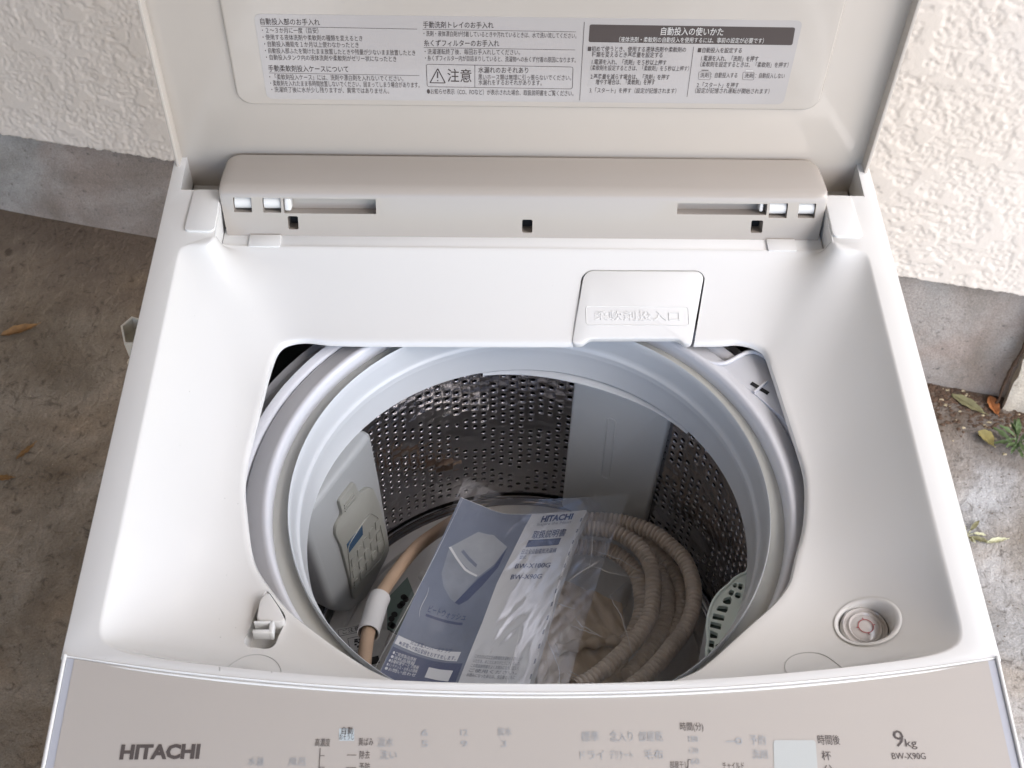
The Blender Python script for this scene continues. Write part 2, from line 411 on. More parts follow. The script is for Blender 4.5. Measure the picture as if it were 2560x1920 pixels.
def floor_mat():
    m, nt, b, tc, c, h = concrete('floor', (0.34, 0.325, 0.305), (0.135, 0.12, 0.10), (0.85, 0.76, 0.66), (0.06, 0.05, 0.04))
    # darker brown at left, lighter grey at right, dirt gathered along the wall foot
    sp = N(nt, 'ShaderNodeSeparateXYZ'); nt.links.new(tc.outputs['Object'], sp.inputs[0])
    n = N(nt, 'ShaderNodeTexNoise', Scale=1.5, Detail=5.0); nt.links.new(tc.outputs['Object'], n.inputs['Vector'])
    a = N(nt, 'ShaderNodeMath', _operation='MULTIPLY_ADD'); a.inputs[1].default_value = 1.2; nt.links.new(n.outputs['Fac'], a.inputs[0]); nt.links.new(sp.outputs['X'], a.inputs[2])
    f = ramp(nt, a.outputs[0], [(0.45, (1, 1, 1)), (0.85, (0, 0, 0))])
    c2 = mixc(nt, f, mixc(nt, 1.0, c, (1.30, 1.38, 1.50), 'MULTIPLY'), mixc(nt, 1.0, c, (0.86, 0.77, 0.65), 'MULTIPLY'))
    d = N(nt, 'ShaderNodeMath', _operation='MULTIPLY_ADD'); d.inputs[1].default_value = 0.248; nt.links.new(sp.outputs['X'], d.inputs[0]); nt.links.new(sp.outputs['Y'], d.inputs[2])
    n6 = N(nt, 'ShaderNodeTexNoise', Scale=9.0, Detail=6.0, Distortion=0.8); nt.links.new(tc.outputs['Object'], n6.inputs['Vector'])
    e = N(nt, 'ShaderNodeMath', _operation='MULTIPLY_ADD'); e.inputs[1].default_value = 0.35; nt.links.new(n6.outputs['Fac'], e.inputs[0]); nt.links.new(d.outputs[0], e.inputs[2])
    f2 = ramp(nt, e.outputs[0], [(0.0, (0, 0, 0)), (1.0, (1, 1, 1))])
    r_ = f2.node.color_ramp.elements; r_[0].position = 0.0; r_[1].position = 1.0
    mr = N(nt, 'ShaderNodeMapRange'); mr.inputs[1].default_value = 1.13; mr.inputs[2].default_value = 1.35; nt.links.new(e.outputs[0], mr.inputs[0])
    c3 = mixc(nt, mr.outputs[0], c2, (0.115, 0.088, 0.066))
    nv = N(nt, 'ShaderNodeTexNoise', Scale=34.0, Detail=6.0, Roughness=0.7, Distortion=1.8); nt.links.new(tc.outputs['Object'], nv.inputs['Vector'])
    c3 = mixc(nt, ramp(nt, nv.outputs['Fac'], [(0.34, (1, 1, 1)), (0.45, (0, 0, 0))]), c3, mixc(nt, 1.0, c3, (0.48, 0.46, 0.44), 'MULTIPLY'))
    c3 = mixc(nt, ramp(nt, nv.outputs['Fac'], [(0.56, (0, 0, 0)), (0.66, (0.6, 0.6, 0.6))]), c3, mixc(nt, 1.0, c3, (1.35, 1.35, 1.35), 'MULTIPLY'))
    # trowel streaks
    mp = N(nt, 'ShaderNodeMapping'); mp.inputs['Scale'].default_value = (45, 20, 20); mp.inputs['Rotation'].default_value = (0, 0, R(25)); nt.links.new(tc.outputs['Object'], mp.inputs[0])
    n7 = N(nt, 'ShaderNodeTexNoise', Scale=1.0, Detail=3.0, Distortion=1.5); nt.links.new(mp.outputs[0], n7.inputs['Vector'])
    hh = N(nt, 'ShaderNodeMath', _operation='ADD'); nt.links.new(n7.outputs['Fac'], hh.inputs[0]); nt.links.new(h.outputs[0], hh.inputs[1])
    bp = [x for x in nt.nodes if x.type == 'BUMP'][0]; bp.inputs['Distance'].default_value = 0.006; nt.links.new(hh.outputs[0], bp.inputs['Height'])
    nt.links.new(c3, b.inputs['Base Color'])
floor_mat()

# measured outlines, metres, machine frame (x right, y back, z up from the rim)
G = {"opening":[[-0.0224,0.298],[-0.1402,0.2977],[-0.1687,0.3012],[-0.1763,0.3007],[-0.1846,0.2969],[-0.1902,0.289],[-0.1914,0.2825],[-0.194,0.266],[-0.196,0.2405],[-0.1993,0.2039],[-0.2008,0.1814],[-0.2,0.1599],[-0.1968,0.1421],[-0.1897,0.109],[-0.1847,0.0958],[-0.1791,0.0867],[-0.1728,0.0779],[-0.1651,0.0678],[-0.1592,0.0614],[-0.1475,0.0518],[-0.1302,0.0376],[-0.1173,0.0283],[-0.1001,0.0166],[-0.0878,0.0115],[-0.05,-0.004],[0,-0.008],[0.05,-0.004],[0.0987,0.0144],[0.1118,0.0219],[0.1253,0.0339],[0.1488,0.0557],[0.1623,0.0673],[0.1736,0.0801],[0.1837,0.1073],[0.1921,0.1302],[0.1972,0.1555],[0.199,0.1739],[0.1974,0.1944],[0.1929,0.2327],[0.1877,0.2777],[0.1856,0.2904],[0.1792,0.2986],[0.1704,0.3014],[0.1604,0.3018],[0.1486,0.3],[0.0367,0.2985]],"latch":[[-0.1757,0.0775],[-0.178,0.0712],[-0.1811,0.0581],[-0.1834,0.0459],[-0.1859,0.0357],[-0.1832,0.031],[-0.1701,0.0305],[-0.1657,0.0334],[-0.1636,0.0436],[-0.1598,0.0551]],"hook":[[-0.1819,0.0543],[-0.1718,0.0543],[-0.1713,0.0519],[-0.1723,0.0489],[-0.1722,0.0458],[-0.1715,0.0428],[-0.1756,0.0404],[-0.1808,0.044]],"caps":[[[-0.1892,-0.0082],[-0.1908,0.0024],[-0.1896,0.0105],[-0.1869,0.0173],[-0.1823,0.0228],[-0.1755,0.0252],[-0.1698,0.0246],[-0.1648,0.022],[-0.1611,0.0177],[-0.1587,0.0116],[-0.1584,0.006],[-0.1593,-0.0009],[-0.158,-0.0103]],[[0.1601,-0.0081],[0.1631,0.0015],[0.1618,0.0109],[0.1624,0.0175],[0.1652,0.0228],[0.1706,0.0265],[0.1778,0.0276],[0.1854,0.0256],[0.19,0.0211],[0.1927,0.0144],[0.1936,0.0065],[0.1914,-0.005]]],"level":[[0.2186,0.0449,-0.03],[0.2009,0.0484,-0.03],[0.2383,0.0396,-0.03],[0.2206,0.0632,-0.03],[0.2207,0.0273,-0.03]],"tab":[[0.0351,0.2859],[0.0459,0.3568],[0.048,0.3604],[0.0511,0.3614],[0.1395,0.3624],[0.1424,0.3608],[0.144,0.3565],[0.1269,0.2874]],"tabtext":[[0.0575,0.319],[0.1196,0.3196],[0.0579,0.3285],[0.0512,0.3339],[0.1262,0.3157]],"tabtabz":[[0.0379,0.2979],[0.0433,0.2976],[0.0494,0.3027],[0.1183,0.3033],[0.1233,0.2983],[0.1283,0.2992]],"slots":[[[-0.232,0.0334],[-0.2179,0.0336],[-0.2165,0.0213],[-0.231,0.0211]],[[-0.2091,0.0334],[-0.1948,0.0336],[-0.1931,0.0211],[-0.2076,0.0212]],[[-0.1928,0.0336],[-0.119,0.0327],[-0.1179,0.0206],[-0.191,0.0208]],[[-0.19,0.0185],[-0.1814,0.0182],[-0.1805,0.0072],[-0.1883,0.0071]],[[-0.0014,0.0171],[0.0065,0.0172],[0.0067,0.0062],[-0.002,0.0058]],[[0.1961,0.0328],[0.2114,0.0329],[0.2104,0.0207],[0.1964,0.0203]],[[0.2202,0.033],[0.2342,0.0326],[0.2328,0.0207],[0.2192,0.0205]],[[0.1835,0.0182],[0.1931,0.0183],[0.1915,0.0077],[0.1822,0.0076]],[[0.1227,0.0327],[0.1954,0.0318],[0.1932,0.0227],[0.1218,0.0231]]],"cover":[[[-0.2382,0.038],[-0.2339,-0.0013],[0.2355,-0.0015],[0.2403,0.0376]],[[-0.2415,0.4548,0.006],[0.2414,0.4595,0.006],[-0.2423,0.44,0.006],[0.2469,0.4422,0.006]]],"lean":-0.0549,"lidpanel":[[-0.2259,0.159],[-0.2252,0.0772],[-0.2218,0.0663],[-0.2121,0.0595],[0.2207,0.0593],[0.2306,0.0657],[0.2328,0.0808],[0.228,0.1657]],"label":[[-0.203,0.1476],[-0.2017,0.0727],[-0.1981,0.0666],[0.1955,0.0668],[0.2036,0.0743],[0.1997,0.1401],[0.1949,0.1466]],"texts":[["自動投入部のお手入れ",-0.1984,0.1377,-0.1546,0.1375,0.0059,1,0],["・２～３か月に一度（目安）",-0.1982,0.13,-0.1564,0.1302,0.0052,0,0],["・使用する液体洗剤や柔軟剤の種類を変えるとき",-0.1985,0.1236,-0.1241,0.1234,0.0052,0,0],["・自動投入機能を１か月以上使わなかったとき",-0.1981,0.1172,-0.1274,0.1172,0.0053,0,0],["・自動投入部ふたを開けたまま放置したときや残量が少ないまま放置したとき",-0.1983,0.111,-0.0851,0.1104,0.0052,0,0],["・自動投入タンク内の液体洗剤や柔軟剤がゼリー状になったとき",-0.1983,0.1046,-0.0996,0.1043,0.0053,0,0],["手動柔軟剤投入ケースについて",-0.1979,0.0934,-0.1368,0.0934,0.0063,1,0],["・「柔軟剤投入ケース」には、洗剤や漂白剤を入れないでください。",-0.1981,0.0855,-0.0952,0.0852,0.0055,0,0],["・柔軟剤を入れたまま長時間放置しないでください。固まってしまう場合があります。",-0.1981,0.0792,-0.0829,0.0789,0.0056,0,0],["・洗濯終了後に水が少し残りますが、異常ではありません。",-0.198,0.0729,-0.1068,0.0726,0.0056,0,0],["手動洗剤トレイのお手入れ",-0.0784,0.1365,-0.0262,0.1367,0.0059,1,0],["・洗剤・液体漂白剤が付着しているときや汚れているときは、水で洗い流してください。",-0.0783,0.1288,0.036,0.1283,0.0051,0,0],["糸くずフィルターのお手入れ",-0.0783,0.1194,-0.0217,0.1198,0.0061,1,0],["・洗濯運転終了後、毎回お手入れしてください。",-0.078,0.1118,-0.0058,0.112,0.0053,0,0],["・糸くずフィルター内が目詰まりしていると、洗濯物への糸くず付着の原因になります。",-0.0779,0.1056,0.0368,0.1053,0.0053,0,0],["注意",-0.0612,0.0852,-0.0427,0.0848,0.0127,1,0],["水漏れのおそれあり",-0.0374,0.0942,0.0009,0.0944,0.006,1,0],["黒いホース類は無理に引っ張らないでください。",-0.0374,0.0877,0.0342,0.0879,0.0054,0,0],["水漏れをするおそれがあります。",-0.0373,0.0823,0.0117,0.0825,0.0055,0,0],["●お知らせ表示（CO、FOなど）が表示された場合、取扱説明書をご覧ください。",-0.0774,0.0727,0.0369,0.0722,0.0056,0,0],["自動投入の使いかた",0.0988,0.1324,0.1454,0.1325,0.0072,1,1],["（液体洗剤・柔軟剤の自動投入を使用するには、事前の設定が必要です）",0.0681,0.1255,0.177,0.1258,0.0049,0,1],["■初めて使うとき、使用する液体洗剤や柔軟剤の",0.0452,0.1163,0.1196,0.1165,0.005,1,0],["種類を変えるとき基準量を設定する",0.0486,0.1109,0.1024,0.1111,0.0051,1,0],["1.電源を入れ、「洗剤」を５秒以上押す",0.0491,0.1039,0.1061,0.1039,0.0051,1,0],["（柔軟剤を設定するときは、「柔軟剤」を５秒以上押す）",0.0485,0.0981,0.124,0.0983,0.0051,0,0],["2.基準量を減らす場合は、「洗剤」を押す",0.0491,0.0895,0.11,0.0896,0.0052,1,0],["増やす場合は、「柔軟剤」を押す",0.0534,0.0841,0.0993,0.0843,0.0053,1,0],["3.「スタート」を押す（設定が記憶されます）",0.0492,0.0757,0.1169,0.0759,0.0053,0,0],["■自動投入を設定する",0.1285,0.1163,0.162,0.1164,0.005,1,0],["1.電源を入れ、「洗剤」を押す",0.1321,0.1085,0.1758,0.1085,0.0051,1,0],["（柔軟剤を設定するときは、「柔軟剤」を押す）",0.1322,0.1027,0.1998,0.1029,0.0052,0,0],["洗剤",0.1335,0.0923,0.1402,0.0923,0.0045,0,0],["：自動投入する",0.1419,0.0922,0.1622,0.0922,0.0052,0,0],["洗剤",0.1679,0.0924,0.1745,0.0924,0.0045,0,0],["：自動投入しない",0.1762,0.0923,0.1989,0.0921,0.0052,0,0],["2.「スタート」を押す",0.1322,0.0822,0.1648,0.0823,0.0053,0,0],["（設定が記憶され運転が開始されます）",0.1316,0.0766,0.1897,0.0766,0.0053,0,0]],"rules":[[[-0.1986,0.1363],[-0.0829,0.1353]],[[-0.198,0.0921],[-0.0827,0.0911]],[[-0.0789,0.1352],[0.0354,0.1345]],[[-0.0786,0.1182],[0.0357,0.1176]],[[-0.0401,0.1021],[-0.0401,0.0799]],[[0.041,0.1437],[0.0421,0.068]],[[0.125,0.122],[0.126,0.0728]]],"boxes":[[[-0.0774,0.1025],[0.0352,0.1014],[0.0359,0.0793],[-0.0772,0.08]],[[0.1319,0.0981],[0.1413,0.0979],[0.1418,0.09],[0.1323,0.0903]],[[0.1659,0.0982],[0.1749,0.0981],[0.1756,0.0903],[0.1667,0.0905]]],"bar":[[0.0451,0.1414],[0.1985,0.1408],[0.1993,0.1243],[0.0453,0.125]],"dashes":[[[0.1339,0.0995],[0.1392,0.0995]],[[0.168,0.0994],[0.1736,0.0994]]],"tri":[[-0.0747,0.0842],[-0.063,0.0841],[-0.0685,0.0981]],"bang":[[-0.0686,0.0951],[-0.0688,0.0889],[-0.0688,0.0863]],"ptexts":[["HITACHI",-0.2409,-0.062,-0.1951,-0.0615,0.0083,2,0],["高濃度",-0.1289,-0.0546,-0.1201,-0.0546,0.0047,0,0],["自動",-0.1139,-0.0471,-0.1071,-0.0471,0.0042,1,0],["おそうじ",-0.1149,-0.0507,-0.1065,-0.0507,0.0038,0,0],["黄ばみ",-0.1036,-0.0542,-0.095,-0.0542,0.0048,0,0],["除去",-0.1026,-0.062,-0.0965,-0.062,0.0047,0,0],["予防",-0.1025,-0.069,-0.0962,-0.069,0.0047,0,0],["時間(分)",0.0855,-0.0449,0.0992,-0.0449,0.0051,0,0],["時間後",0.1662,-0.0534,0.1792,-0.0534,0.0059,0,0],["杯",0.1672,-0.0627,0.1727,-0.0627,0.0055,0,0],["分",0.1674,-0.0709,0.1726,-0.0709,0.0055,0,0],["9",0.2112,-0.0545,0.2173,-0.0545,0.013,0,0],["kg",0.2177,-0.0545,0.2245,-0.0545,0.0062,0,0],["BW-X90G",0.2085,-0.062,0.2283,-0.062,0.005,0,0],["部屋干し",0.0779,-0.0674,0.0883,-0.0674,0.0041,0,0],["チャイルド",0.1084,-0.0679,0.121,-0.0679,0.0041,0,0],["標準",0.0267,-0.0516,0.0373,-0.0516,0.0062,0,2],["念入り",0.0437,-0.0516,0.0573,-0.0515,0.0062,0,2],["部屋乾",0.0607,-0.0515,0.075,-0.0515,0.0061,0,2],["ドライ",0.0256,-0.0624,0.0398,-0.0624,0.0056,0,2],["デリケート",0.0432,-0.0623,0.0567,-0.0623,0.0055,0,2],["毛布",0.0634,-0.0623,0.0742,-0.0623,0.006,0,2],["予約",0.1259,-0.0536,0.1355,-0.0536,0.0062,0,2],["洗剤",0.1264,-0.0619,0.1356,-0.0619,0.0055,0,2],["180",0.09,-0.0517,0.0956,-0.0517,0.0048,0,2],["120",0.0898,-0.0586,0.0952,-0.0586,0.0047,0,2],["60",0.0902,-0.0651,0.0952,-0.0651,0.0047,0,2],["温水",-0.0925,-0.0549,-0.0831,-0.0548,0.0056,0,2],["洗い",-0.0908,-0.0624,-0.0808,-0.0624,0.0055,0,2],["6",-0.0671,-0.0482,-0.0631,-0.0482,0.0051,0,2],["5",-0.0669,-0.0548,-0.0629,-0.0548,0.005,0,2],["12",-0.0441,-0.0481,-0.04,-0.0481,0.005,0,2],["9",-0.044,-0.0548,-0.0399,-0.0548,0.005,0,2],["脱水",-0.0224,-0.0481,-0.014,-0.0481,0.005,0,2],["3",-0.0204,-0.0548,-0.017,-0.0548,0.005,0,2],["水量",-0.1666,-0.0659,-0.1573,-0.0659,0.0047,0,2],["風呂",-0.1433,-0.0659,-0.1333,-0.0658,0.0047,0,2]],"pmarks":{"vline":[[-0.1257,-0.0556],[-0.1253,-0.0699]],"ticks":[[[-0.1254,-0.0601],[-0.1228,-0.0601]],[[-0.1253,-0.0669],[-0.1223,-0.0669]],[[-0.11,-0.0597],[-0.1044,-0.0597]],[[-0.1099,-0.0671],[-0.1042,-0.0671]],[[0.0887,-0.0623],[0.0878,-0.0698]],[[0.0887,-0.0623],[0.09,-0.0623]]],"disp":[[0.1399,-0.0505],[0.1648,-0.0505],[0.1634,-0.0739],[0.1378,-0.0739]],"auto":[[-0.1155,-0.0437],[-0.1067,-0.0437],[-0.1062,-0.0511],[-0.115,-0.0511]],"key":[[0.1118,-0.0515],[0.1159,-0.0512],[0.1194,-0.0511]],"edgeL":[[-0.2838,-0.0014],[-0.2773,-0.0043],[-0.2735,-0.0675],[-0.2777,-0.0675]],"edgeR":[[0.2766,-0.0009],[0.282,0.0014],[0.2776,-0.0673],[0.28,-0.0376]]},"inlet":[[-0.0414,0.3137,-0.29],[-0.0581,0.2916,-0.2787],[-0.0729,0.2715,-0.2675],[-0.0872,0.2503,-0.2562],[-0.0983,0.2268,-0.245],[-0.1077,0.2033,-0.235],[-0.1158,0.1809,-0.228],[-0.1199,0.1565,-0.221],[-0.122,0.1393,-0.214],[-0.1226,0.1188,-0.207],[-0.1224,0.0963,-0.2]],"coil":[[[0.0478,0.2562,-0.265],[0.0678,0.2544,-0.2662],[0.0812,0.2527,-0.2675],[0.0951,0.2418,-0.2687],[0.1032,0.2283,-0.27],[0.1054,0.2113,-0.2712],[0.1044,0.1945,-0.2725],[0.0967,0.1756,-0.2738],[0.0852,0.1606,-0.275]],[[0.0508,0.2661,-0.252],[0.0673,0.2646,-0.2506],[0.0803,0.2617,-0.2492],[0.094,0.2529,-0.2478],[0.1061,0.239,-0.2463],[0.1122,0.2202,-0.2449],[0.1121,0.1994,-0.2435],[0.1089,0.179,-0.2421],[0.1012,0.1614,-0.2407],[0.0885,0.1442,-0.2392],[0.0741,0.1285,-0.2378],[0.0569,0.1131,-0.2364],[0.0424,0.1035,-0.235]],[[0.056,0.2864,-0.27],[0.0717,0.2855,-0.2675],[0.0917,0.2819,-0.265],[0.1079,0.2748,-0.2625],[0.1216,0.2652,-0.26],[0.1325,0.2516,-0.2575],[0.142,0.237,-0.255],[0.1466,0.2188,-0.2525],[0.147,0.1985,-0.25],[0.1427,0.1787,-0.2475],[0.1338,0.1593,-0.245],[0.1205,0.1415,-0.2425],[0.1066,0.1241,-0.24],[0.0921,0.1093,-0.2375],[0.0782,0.0991,-0.235]],[[0.1041,0.2784,-0.28],[0.1166,0.265,-0.278],[0.1266,0.2505,-0.276],[0.1341,0.2361,-0.274],[0.139,0.2182,-0.272],[0.138,0.1981,-0.27],[0.1318,0.1785,-0.268],[0.1215,0.1605,-0.266],[0.1084,0.144,-0.264],[0.0926,0.129,-0.262]],[[0.1204,0.2362,-0.27],[0.1262,0.2154,-0.2675],[0.1258,0.1951,-0.265],[0.1202,0.1753,-0.2625],[0.1111,0.1571,-0.26],[0.0991,0.1393,-0.2575],[0.0854,0.123,-0.255]]],"book":[[[-0.051,0.2815,-0.228],[-0.0346,0.2792,-0.236],[-0.0143,0.2746,-0.242],[0.0109,0.2737,-0.242],[0.0346,0.2716,-0.236],[0.0579,0.2684,-0.228]],[[-0.0892,0.1658,-0.214],[-0.0714,0.1652,-0.223],[-0.0492,0.1647,-0.229],[-0.0221,0.1682,-0.229],[0.0038,0.1701,-0.223],[0.027,0.1709,-0.214]],[[-0.1185,0.0758,-0.2],[-0.0992,0.0725,-0.21],[-0.0751,0.0695,-0.216],[-0.0487,0.0672,-0.216],[-0.0223,0.0654,-0.21],[-0.0007,0.0641,-0.2]]],"btexts":[["HITACHI",0.6901,0.0505,0.9031,0.0505,0.0339,2,0],["Inspire the Next",0.6745,0.07,0.9074,0.0751,0.0208,0,2],["取扱説明書",0.6699,0.1398,0.898,0.1502,0.0432,1,0],["日立全自動電気洗濯機",0.64,0.218,0.8773,0.2381,0.026,0,0],["型式",0.6375,0.2425,0.6829,0.2459,0.0182,0,0],["BW-X100G",0.6315,0.2893,0.8731,0.3174,0.0316,1,0],["BW-X90G",0.6297,0.3449,0.8418,0.3706,0.0312,1,0],["ビートウォッシュ",0.1614,0.5133,0.4392,0.5284,0.0343,1,0],["日立家電メンバーズクラブ",0.1427,0.6759,0.4285,0.6878,0.0212,1,0],["My家電への製品登録をおすすめします。",0.0647,0.6943,0.4698,0.7255,0.0215,1,0],["●ご使用製品情報",0.0483,0.7466,0.2247,0.7506,0.0174,0,1],["●消耗品情報",0.0466,0.7676,0.2252,0.7697,0.0175,0,1],["●各種修理サービス情報",0.0448,0.7887,0.2619,0.7842,0.0176,0,1],["●メンテナンス・お手入れ情報",0.0431,0.8099,0.2621,0.8034,0.0177,0,1],["●お問い合わせ",0.0415,0.8313,0.2623,0.8226,0.0178,0,1],["このたびは日立全自動電気洗濯機をお買い上げ",0.5775,0.7205,0.8799,0.7709,0.0164,0,2],["いただき、まことにありがとうございました。",0.5745,0.7422,0.8767,0.7908,0.0164,0,2],["この取扱説明書をよくお読みになり、正しく",0.5715,0.7639,0.8734,0.8107,0.0164,1,2],["ご使用ください。",0.5685,0.7855,0.8701,0.8304,0.0163,1,2],["お読みになったあとは、保証書とともに",0.5655,0.8071,0.8667,0.85,0.0162,1,2]],"bshapes":{"blue":[[0.0024,0.0021],[0.6035,0.0025],[0.5897,0.0733],[0.5726,0.208],[0.5511,0.3526],[0.5503,0.5451],[0.5385,0.6978],[0.5268,0.8761],[0.4838,1.0011],[0.0094,0.9973],[-0.0,0.5]],"bar1":[[0.6549,0.1437],[0.8803,0.1563],[0.8778,0.1951],[0.6512,0.1815]],"bar2":[[0.1584,0.5209],[0.4308,0.5384],[0.4338,0.5507],[0.1611,0.5326]],"mtop":[[0.2833,0.1109],[0.406,0.1083],[0.5265,0.1687],[0.4853,0.255],[0.4134,0.3141],[0.288,0.2696],[0.1155,0.2121]],"mfront":[[0.1155,0.2121],[0.288,0.2696],[0.4134,0.3141],[0.3296,0.4436],[0.282,0.4276],[0.1993,0.3842],[0.1427,0.3305]],"mside":[[0.5303,0.1688],[0.5194,0.2719],[0.4642,0.3581],[0.4084,0.426],[0.3615,0.4522],[0.3266,0.4439],[0.4187,0.3244],[0.4906,0.2655]],"marc":[[0.1104,0.2142],[0.2023,0.2531],[0.3033,0.292],[0.404,0.3133],[0.4051,0.3049],[0.3081,0.2823],[0.2113,0.2451],[0.1263,0.2084]],"mslot":[[0.2303,0.2051],[0.3894,0.2599],[0.3802,0.2717],[0.2183,0.217]],"wbox":[[0.0275,0.6527],[0.4862,0.6842],[0.4799,0.7295],[0.0226,0.6948]],"dbox":[[0.0218,0.7101],[0.5187,0.7418],[0.5101,0.8762],[0.0191,0.8735]],"qbox":[[0.3241,0.7638],[0.4777,0.775],[0.4697,0.8274],[0.3208,0.8153]]},"insert":[[0.0287,-0.135],[0.0069,-0.1353],[0.0035,-0.1512],[0.0012,-0.1581],[-0.0092,-0.1627],[-0.0169,-0.173],[-0.0231,-0.1993],[-0.0316,-0.2695],[-0.0313,-0.2854],[-0.016,-0.293],[0.0259,-0.2875],[0.028,-0.2504],[0.0335,-0.1922],[0.0386,-0.1686],[0.0363,-0.1594],[0.0264,-0.1558]],"insertwin":[[0.0268,-0.1977],[0.0039,-0.1989],[0.0044,-0.2123],[0.026,-0.2118]],"housing":[[-0.0223,-0.0975],[-0.0322,-0.1793],[-0.039,-0.2815],[-0.0362,-0.2989],[0.0062,-0.3199],[0.0438,-0.2843],[0.0527,-0.2686],[0.0596,-0.2129],[0.0683,-0.14],[0.063,-0.0965]],"frame2":[[-0.0076,-0.1956],[0.0261,-0.2008],[0.0278,-0.2658],[-0.0151,-0.2787],[-0.0255,-0.2696],[-0.019,-0.2165]],"panelR":[[0.0425,-0.1356],[0.0449,-0.3094],[-0.0454,-0.1413],[-0.0375,-0.2632],[0.0074,-0.1605],[0.0008,-0.1593],[0.0018,-0.2431],[0.0095,-0.2451]],"mint_rim":[[0.1662,0.1414],[0.166,0.1352],[0.1628,0.1223],[0.1581,0.1096],[0.1526,0.0981],[0.1462,0.0858],[0.1392,0.0746],[0.1343,0.0671],[0.1274,0.0602],[0.127,0.0647],[0.1275,0.0721],[0.1291,0.0781],[0.1295,0.0888],[0.1314,0.0991],[0.1357,0.1105],[0.1417,0.119],[0.1498,0.1255],[0.153,0.1298],[0.1586,0.1336],[0.1635,0.1354]],"sheet":[[-0.1566,0.1839,-0.285],[-0.1354,0.1895,-0.285],[-0.1103,0.1826,-0.285],[-0.1234,0.1523,-0.285],[-0.1443,0.1577,-0.285]],"mintfloor":[[-0.1149,0.2184,-0.29],[-0.0981,0.2405,-0.29],[-0.0869,0.2112,-0.29],[-0.1019,0.1827,-0.29],[-0.1134,0.1897,-0.29]],"mintholes":[[-0.1004,0.2199,-0.29],[-0.1032,0.2111,-0.29],[-0.1014,0.2133,-0.29],[-0.1078,0.2025,-0.29],[-0.1101,0.1982,-0.29],[-0.1104,0.1925,-0.29],[-0.0984,0.2177,-0.29],[-0.1085,0.1911,-0.29]],"corner":[[0.1319,0.3042],[0.1455,0.2874],[0.1557,0.2875],[0.1736,0.2995],[0.197,0.2737],[0.1988,0.1983],[0.1858,0.2272],[0.17,0.2588],[0.1538,0.2817]],"cross":[[0.1716,0.2777,-0.055],[0.1788,0.2695,-0.055],[0.1711,0.2732,-0.055],[0.1819,0.2789,-0.055],[0.1756,0.2736,-0.055]],"padL":[[-0.2659,0.4186],[-0.2665,0.3776],[-0.2655,0.3744],[-0.2631,0.3718],[-0.2613,0.3712],[-0.242,0.3714],[-0.2413,0.4193],[-0.2651,0.4205]],"padR":[[0.2439,0.4191],[0.2429,0.3703],[0.2633,0.3704],[0.2665,0.3732],[0.2676,0.3765],[0.2675,0.4163],[0.2662,0.4194]],"leaf":[[[-0.8285,1.1102],[-0.7747,1.1349]],[[-0.7711,0.8223],[-0.7444,0.824]],[[0.7289,0.9999],[0.7735,0.961]],[[0.7892,0.9945],[0.7929,0.9554]],[[0.7533,0.9209],[0.7702,0.8922]],[[0.6905,0.7084],[0.7492,0.7179]],[[-0.748,0.8589],[-0.7266,0.89]]],"weed":[[0.8062,0.8964]],"sprig":[[0.6967,0.7227],[0.7247,0.7135]],"pillar":[[0.802,0.977,-0.95],[0.8387,0.9623,-0.95]],"cup":[[-0.3328,0.3631,-0.1],[-0.3259,0.3731,-0.1],[-0.3178,0.37,-0.1],[-0.3116,0.3565,-0.1],[-0.3144,0.3441,-0.1],[-0.3268,0.344,-0.1],[-0.3409,0.3842,-0.17],[-0.3392,0.3889,-0.17],[-0.3347,0.3913,-0.17],[-0.3312,0.3866,-0.17],[-0.3335,0.3796,-0.17],[-0.3387,0.3796,-0.17]],"mint_holes":[[[0.1526,0.126],[0.1545,0.1268],[0.1554,0.1257],[0.1548,0.1233],[0.1531,0.1226],[0.1519,0.1239]],[[0.1568,0.1263],[0.1597,0.1259],[0.1589,0.1221],[0.1575,0.1206],[0.1556,0.1223]],[[0.1497,0.121],[0.1526,0.1201],[0.1521,0.1175],[0.1501,0.1157],[0.1481,0.1175]],[[0.1543,0.1187],[0.1572,0.118],[0.1569,0.1148],[0.1551,0.1136],[0.1527,0.1148],[0.1528,0.1169]],[[0.1448,0.1137],[0.1491,0.1153],[0.1499,0.1127],[0.1484,0.1087],[0.1452,0.109],[0.1431,0.1106]],[[0.14,0.1074],[0.1463,0.1069],[0.1463,0.1043],[0.1444,0.1017],[0.1378,0.1038]],[[0.1357,0.1011],[0.1432,0.0991],[0.1423,0.095],[0.1343,0.0965]],[[0.1332,0.0944],[0.1402,0.0924],[0.1392,0.0878],[0.1318,0.0898]],[[0.1317,0.0872],[0.1368,0.0847],[0.136,0.0807],[0.1311,0.0812]],[[0.1302,0.0791],[0.1337,0.0781],[0.1327,0.0731],[0.1293,0.0741]],[[0.1339,0.0756],[0.1387,0.0766],[0.1371,0.0721],[0.1348,0.0711]],[[0.1286,0.0716],[0.1307,0.0711],[0.1294,0.0666],[0.1285,0.0681]],[[0.1315,0.0694],[0.1343,0.0696],[0.1323,0.0647],[0.1299,0.0649]]]}

# ------------------------------------------------------------------ ground and house wall
WY = lambda x: 1.198 - 0.2482 * x            # wall foot line, washer frame = world xy
P = []
floor_me = bpy.data.meshes.new('ground')
s_ = 15.0
floor_me.from_pydata([(-s_, -s_, 0), (s_, -s_, 0), (s_, s_, 0), (-s_, s_, 0)], [], [(0, 1, 2, 3)])
ground = place('concrete_floor', floor_me, M['floor']); ground['kind'] = 'structure'

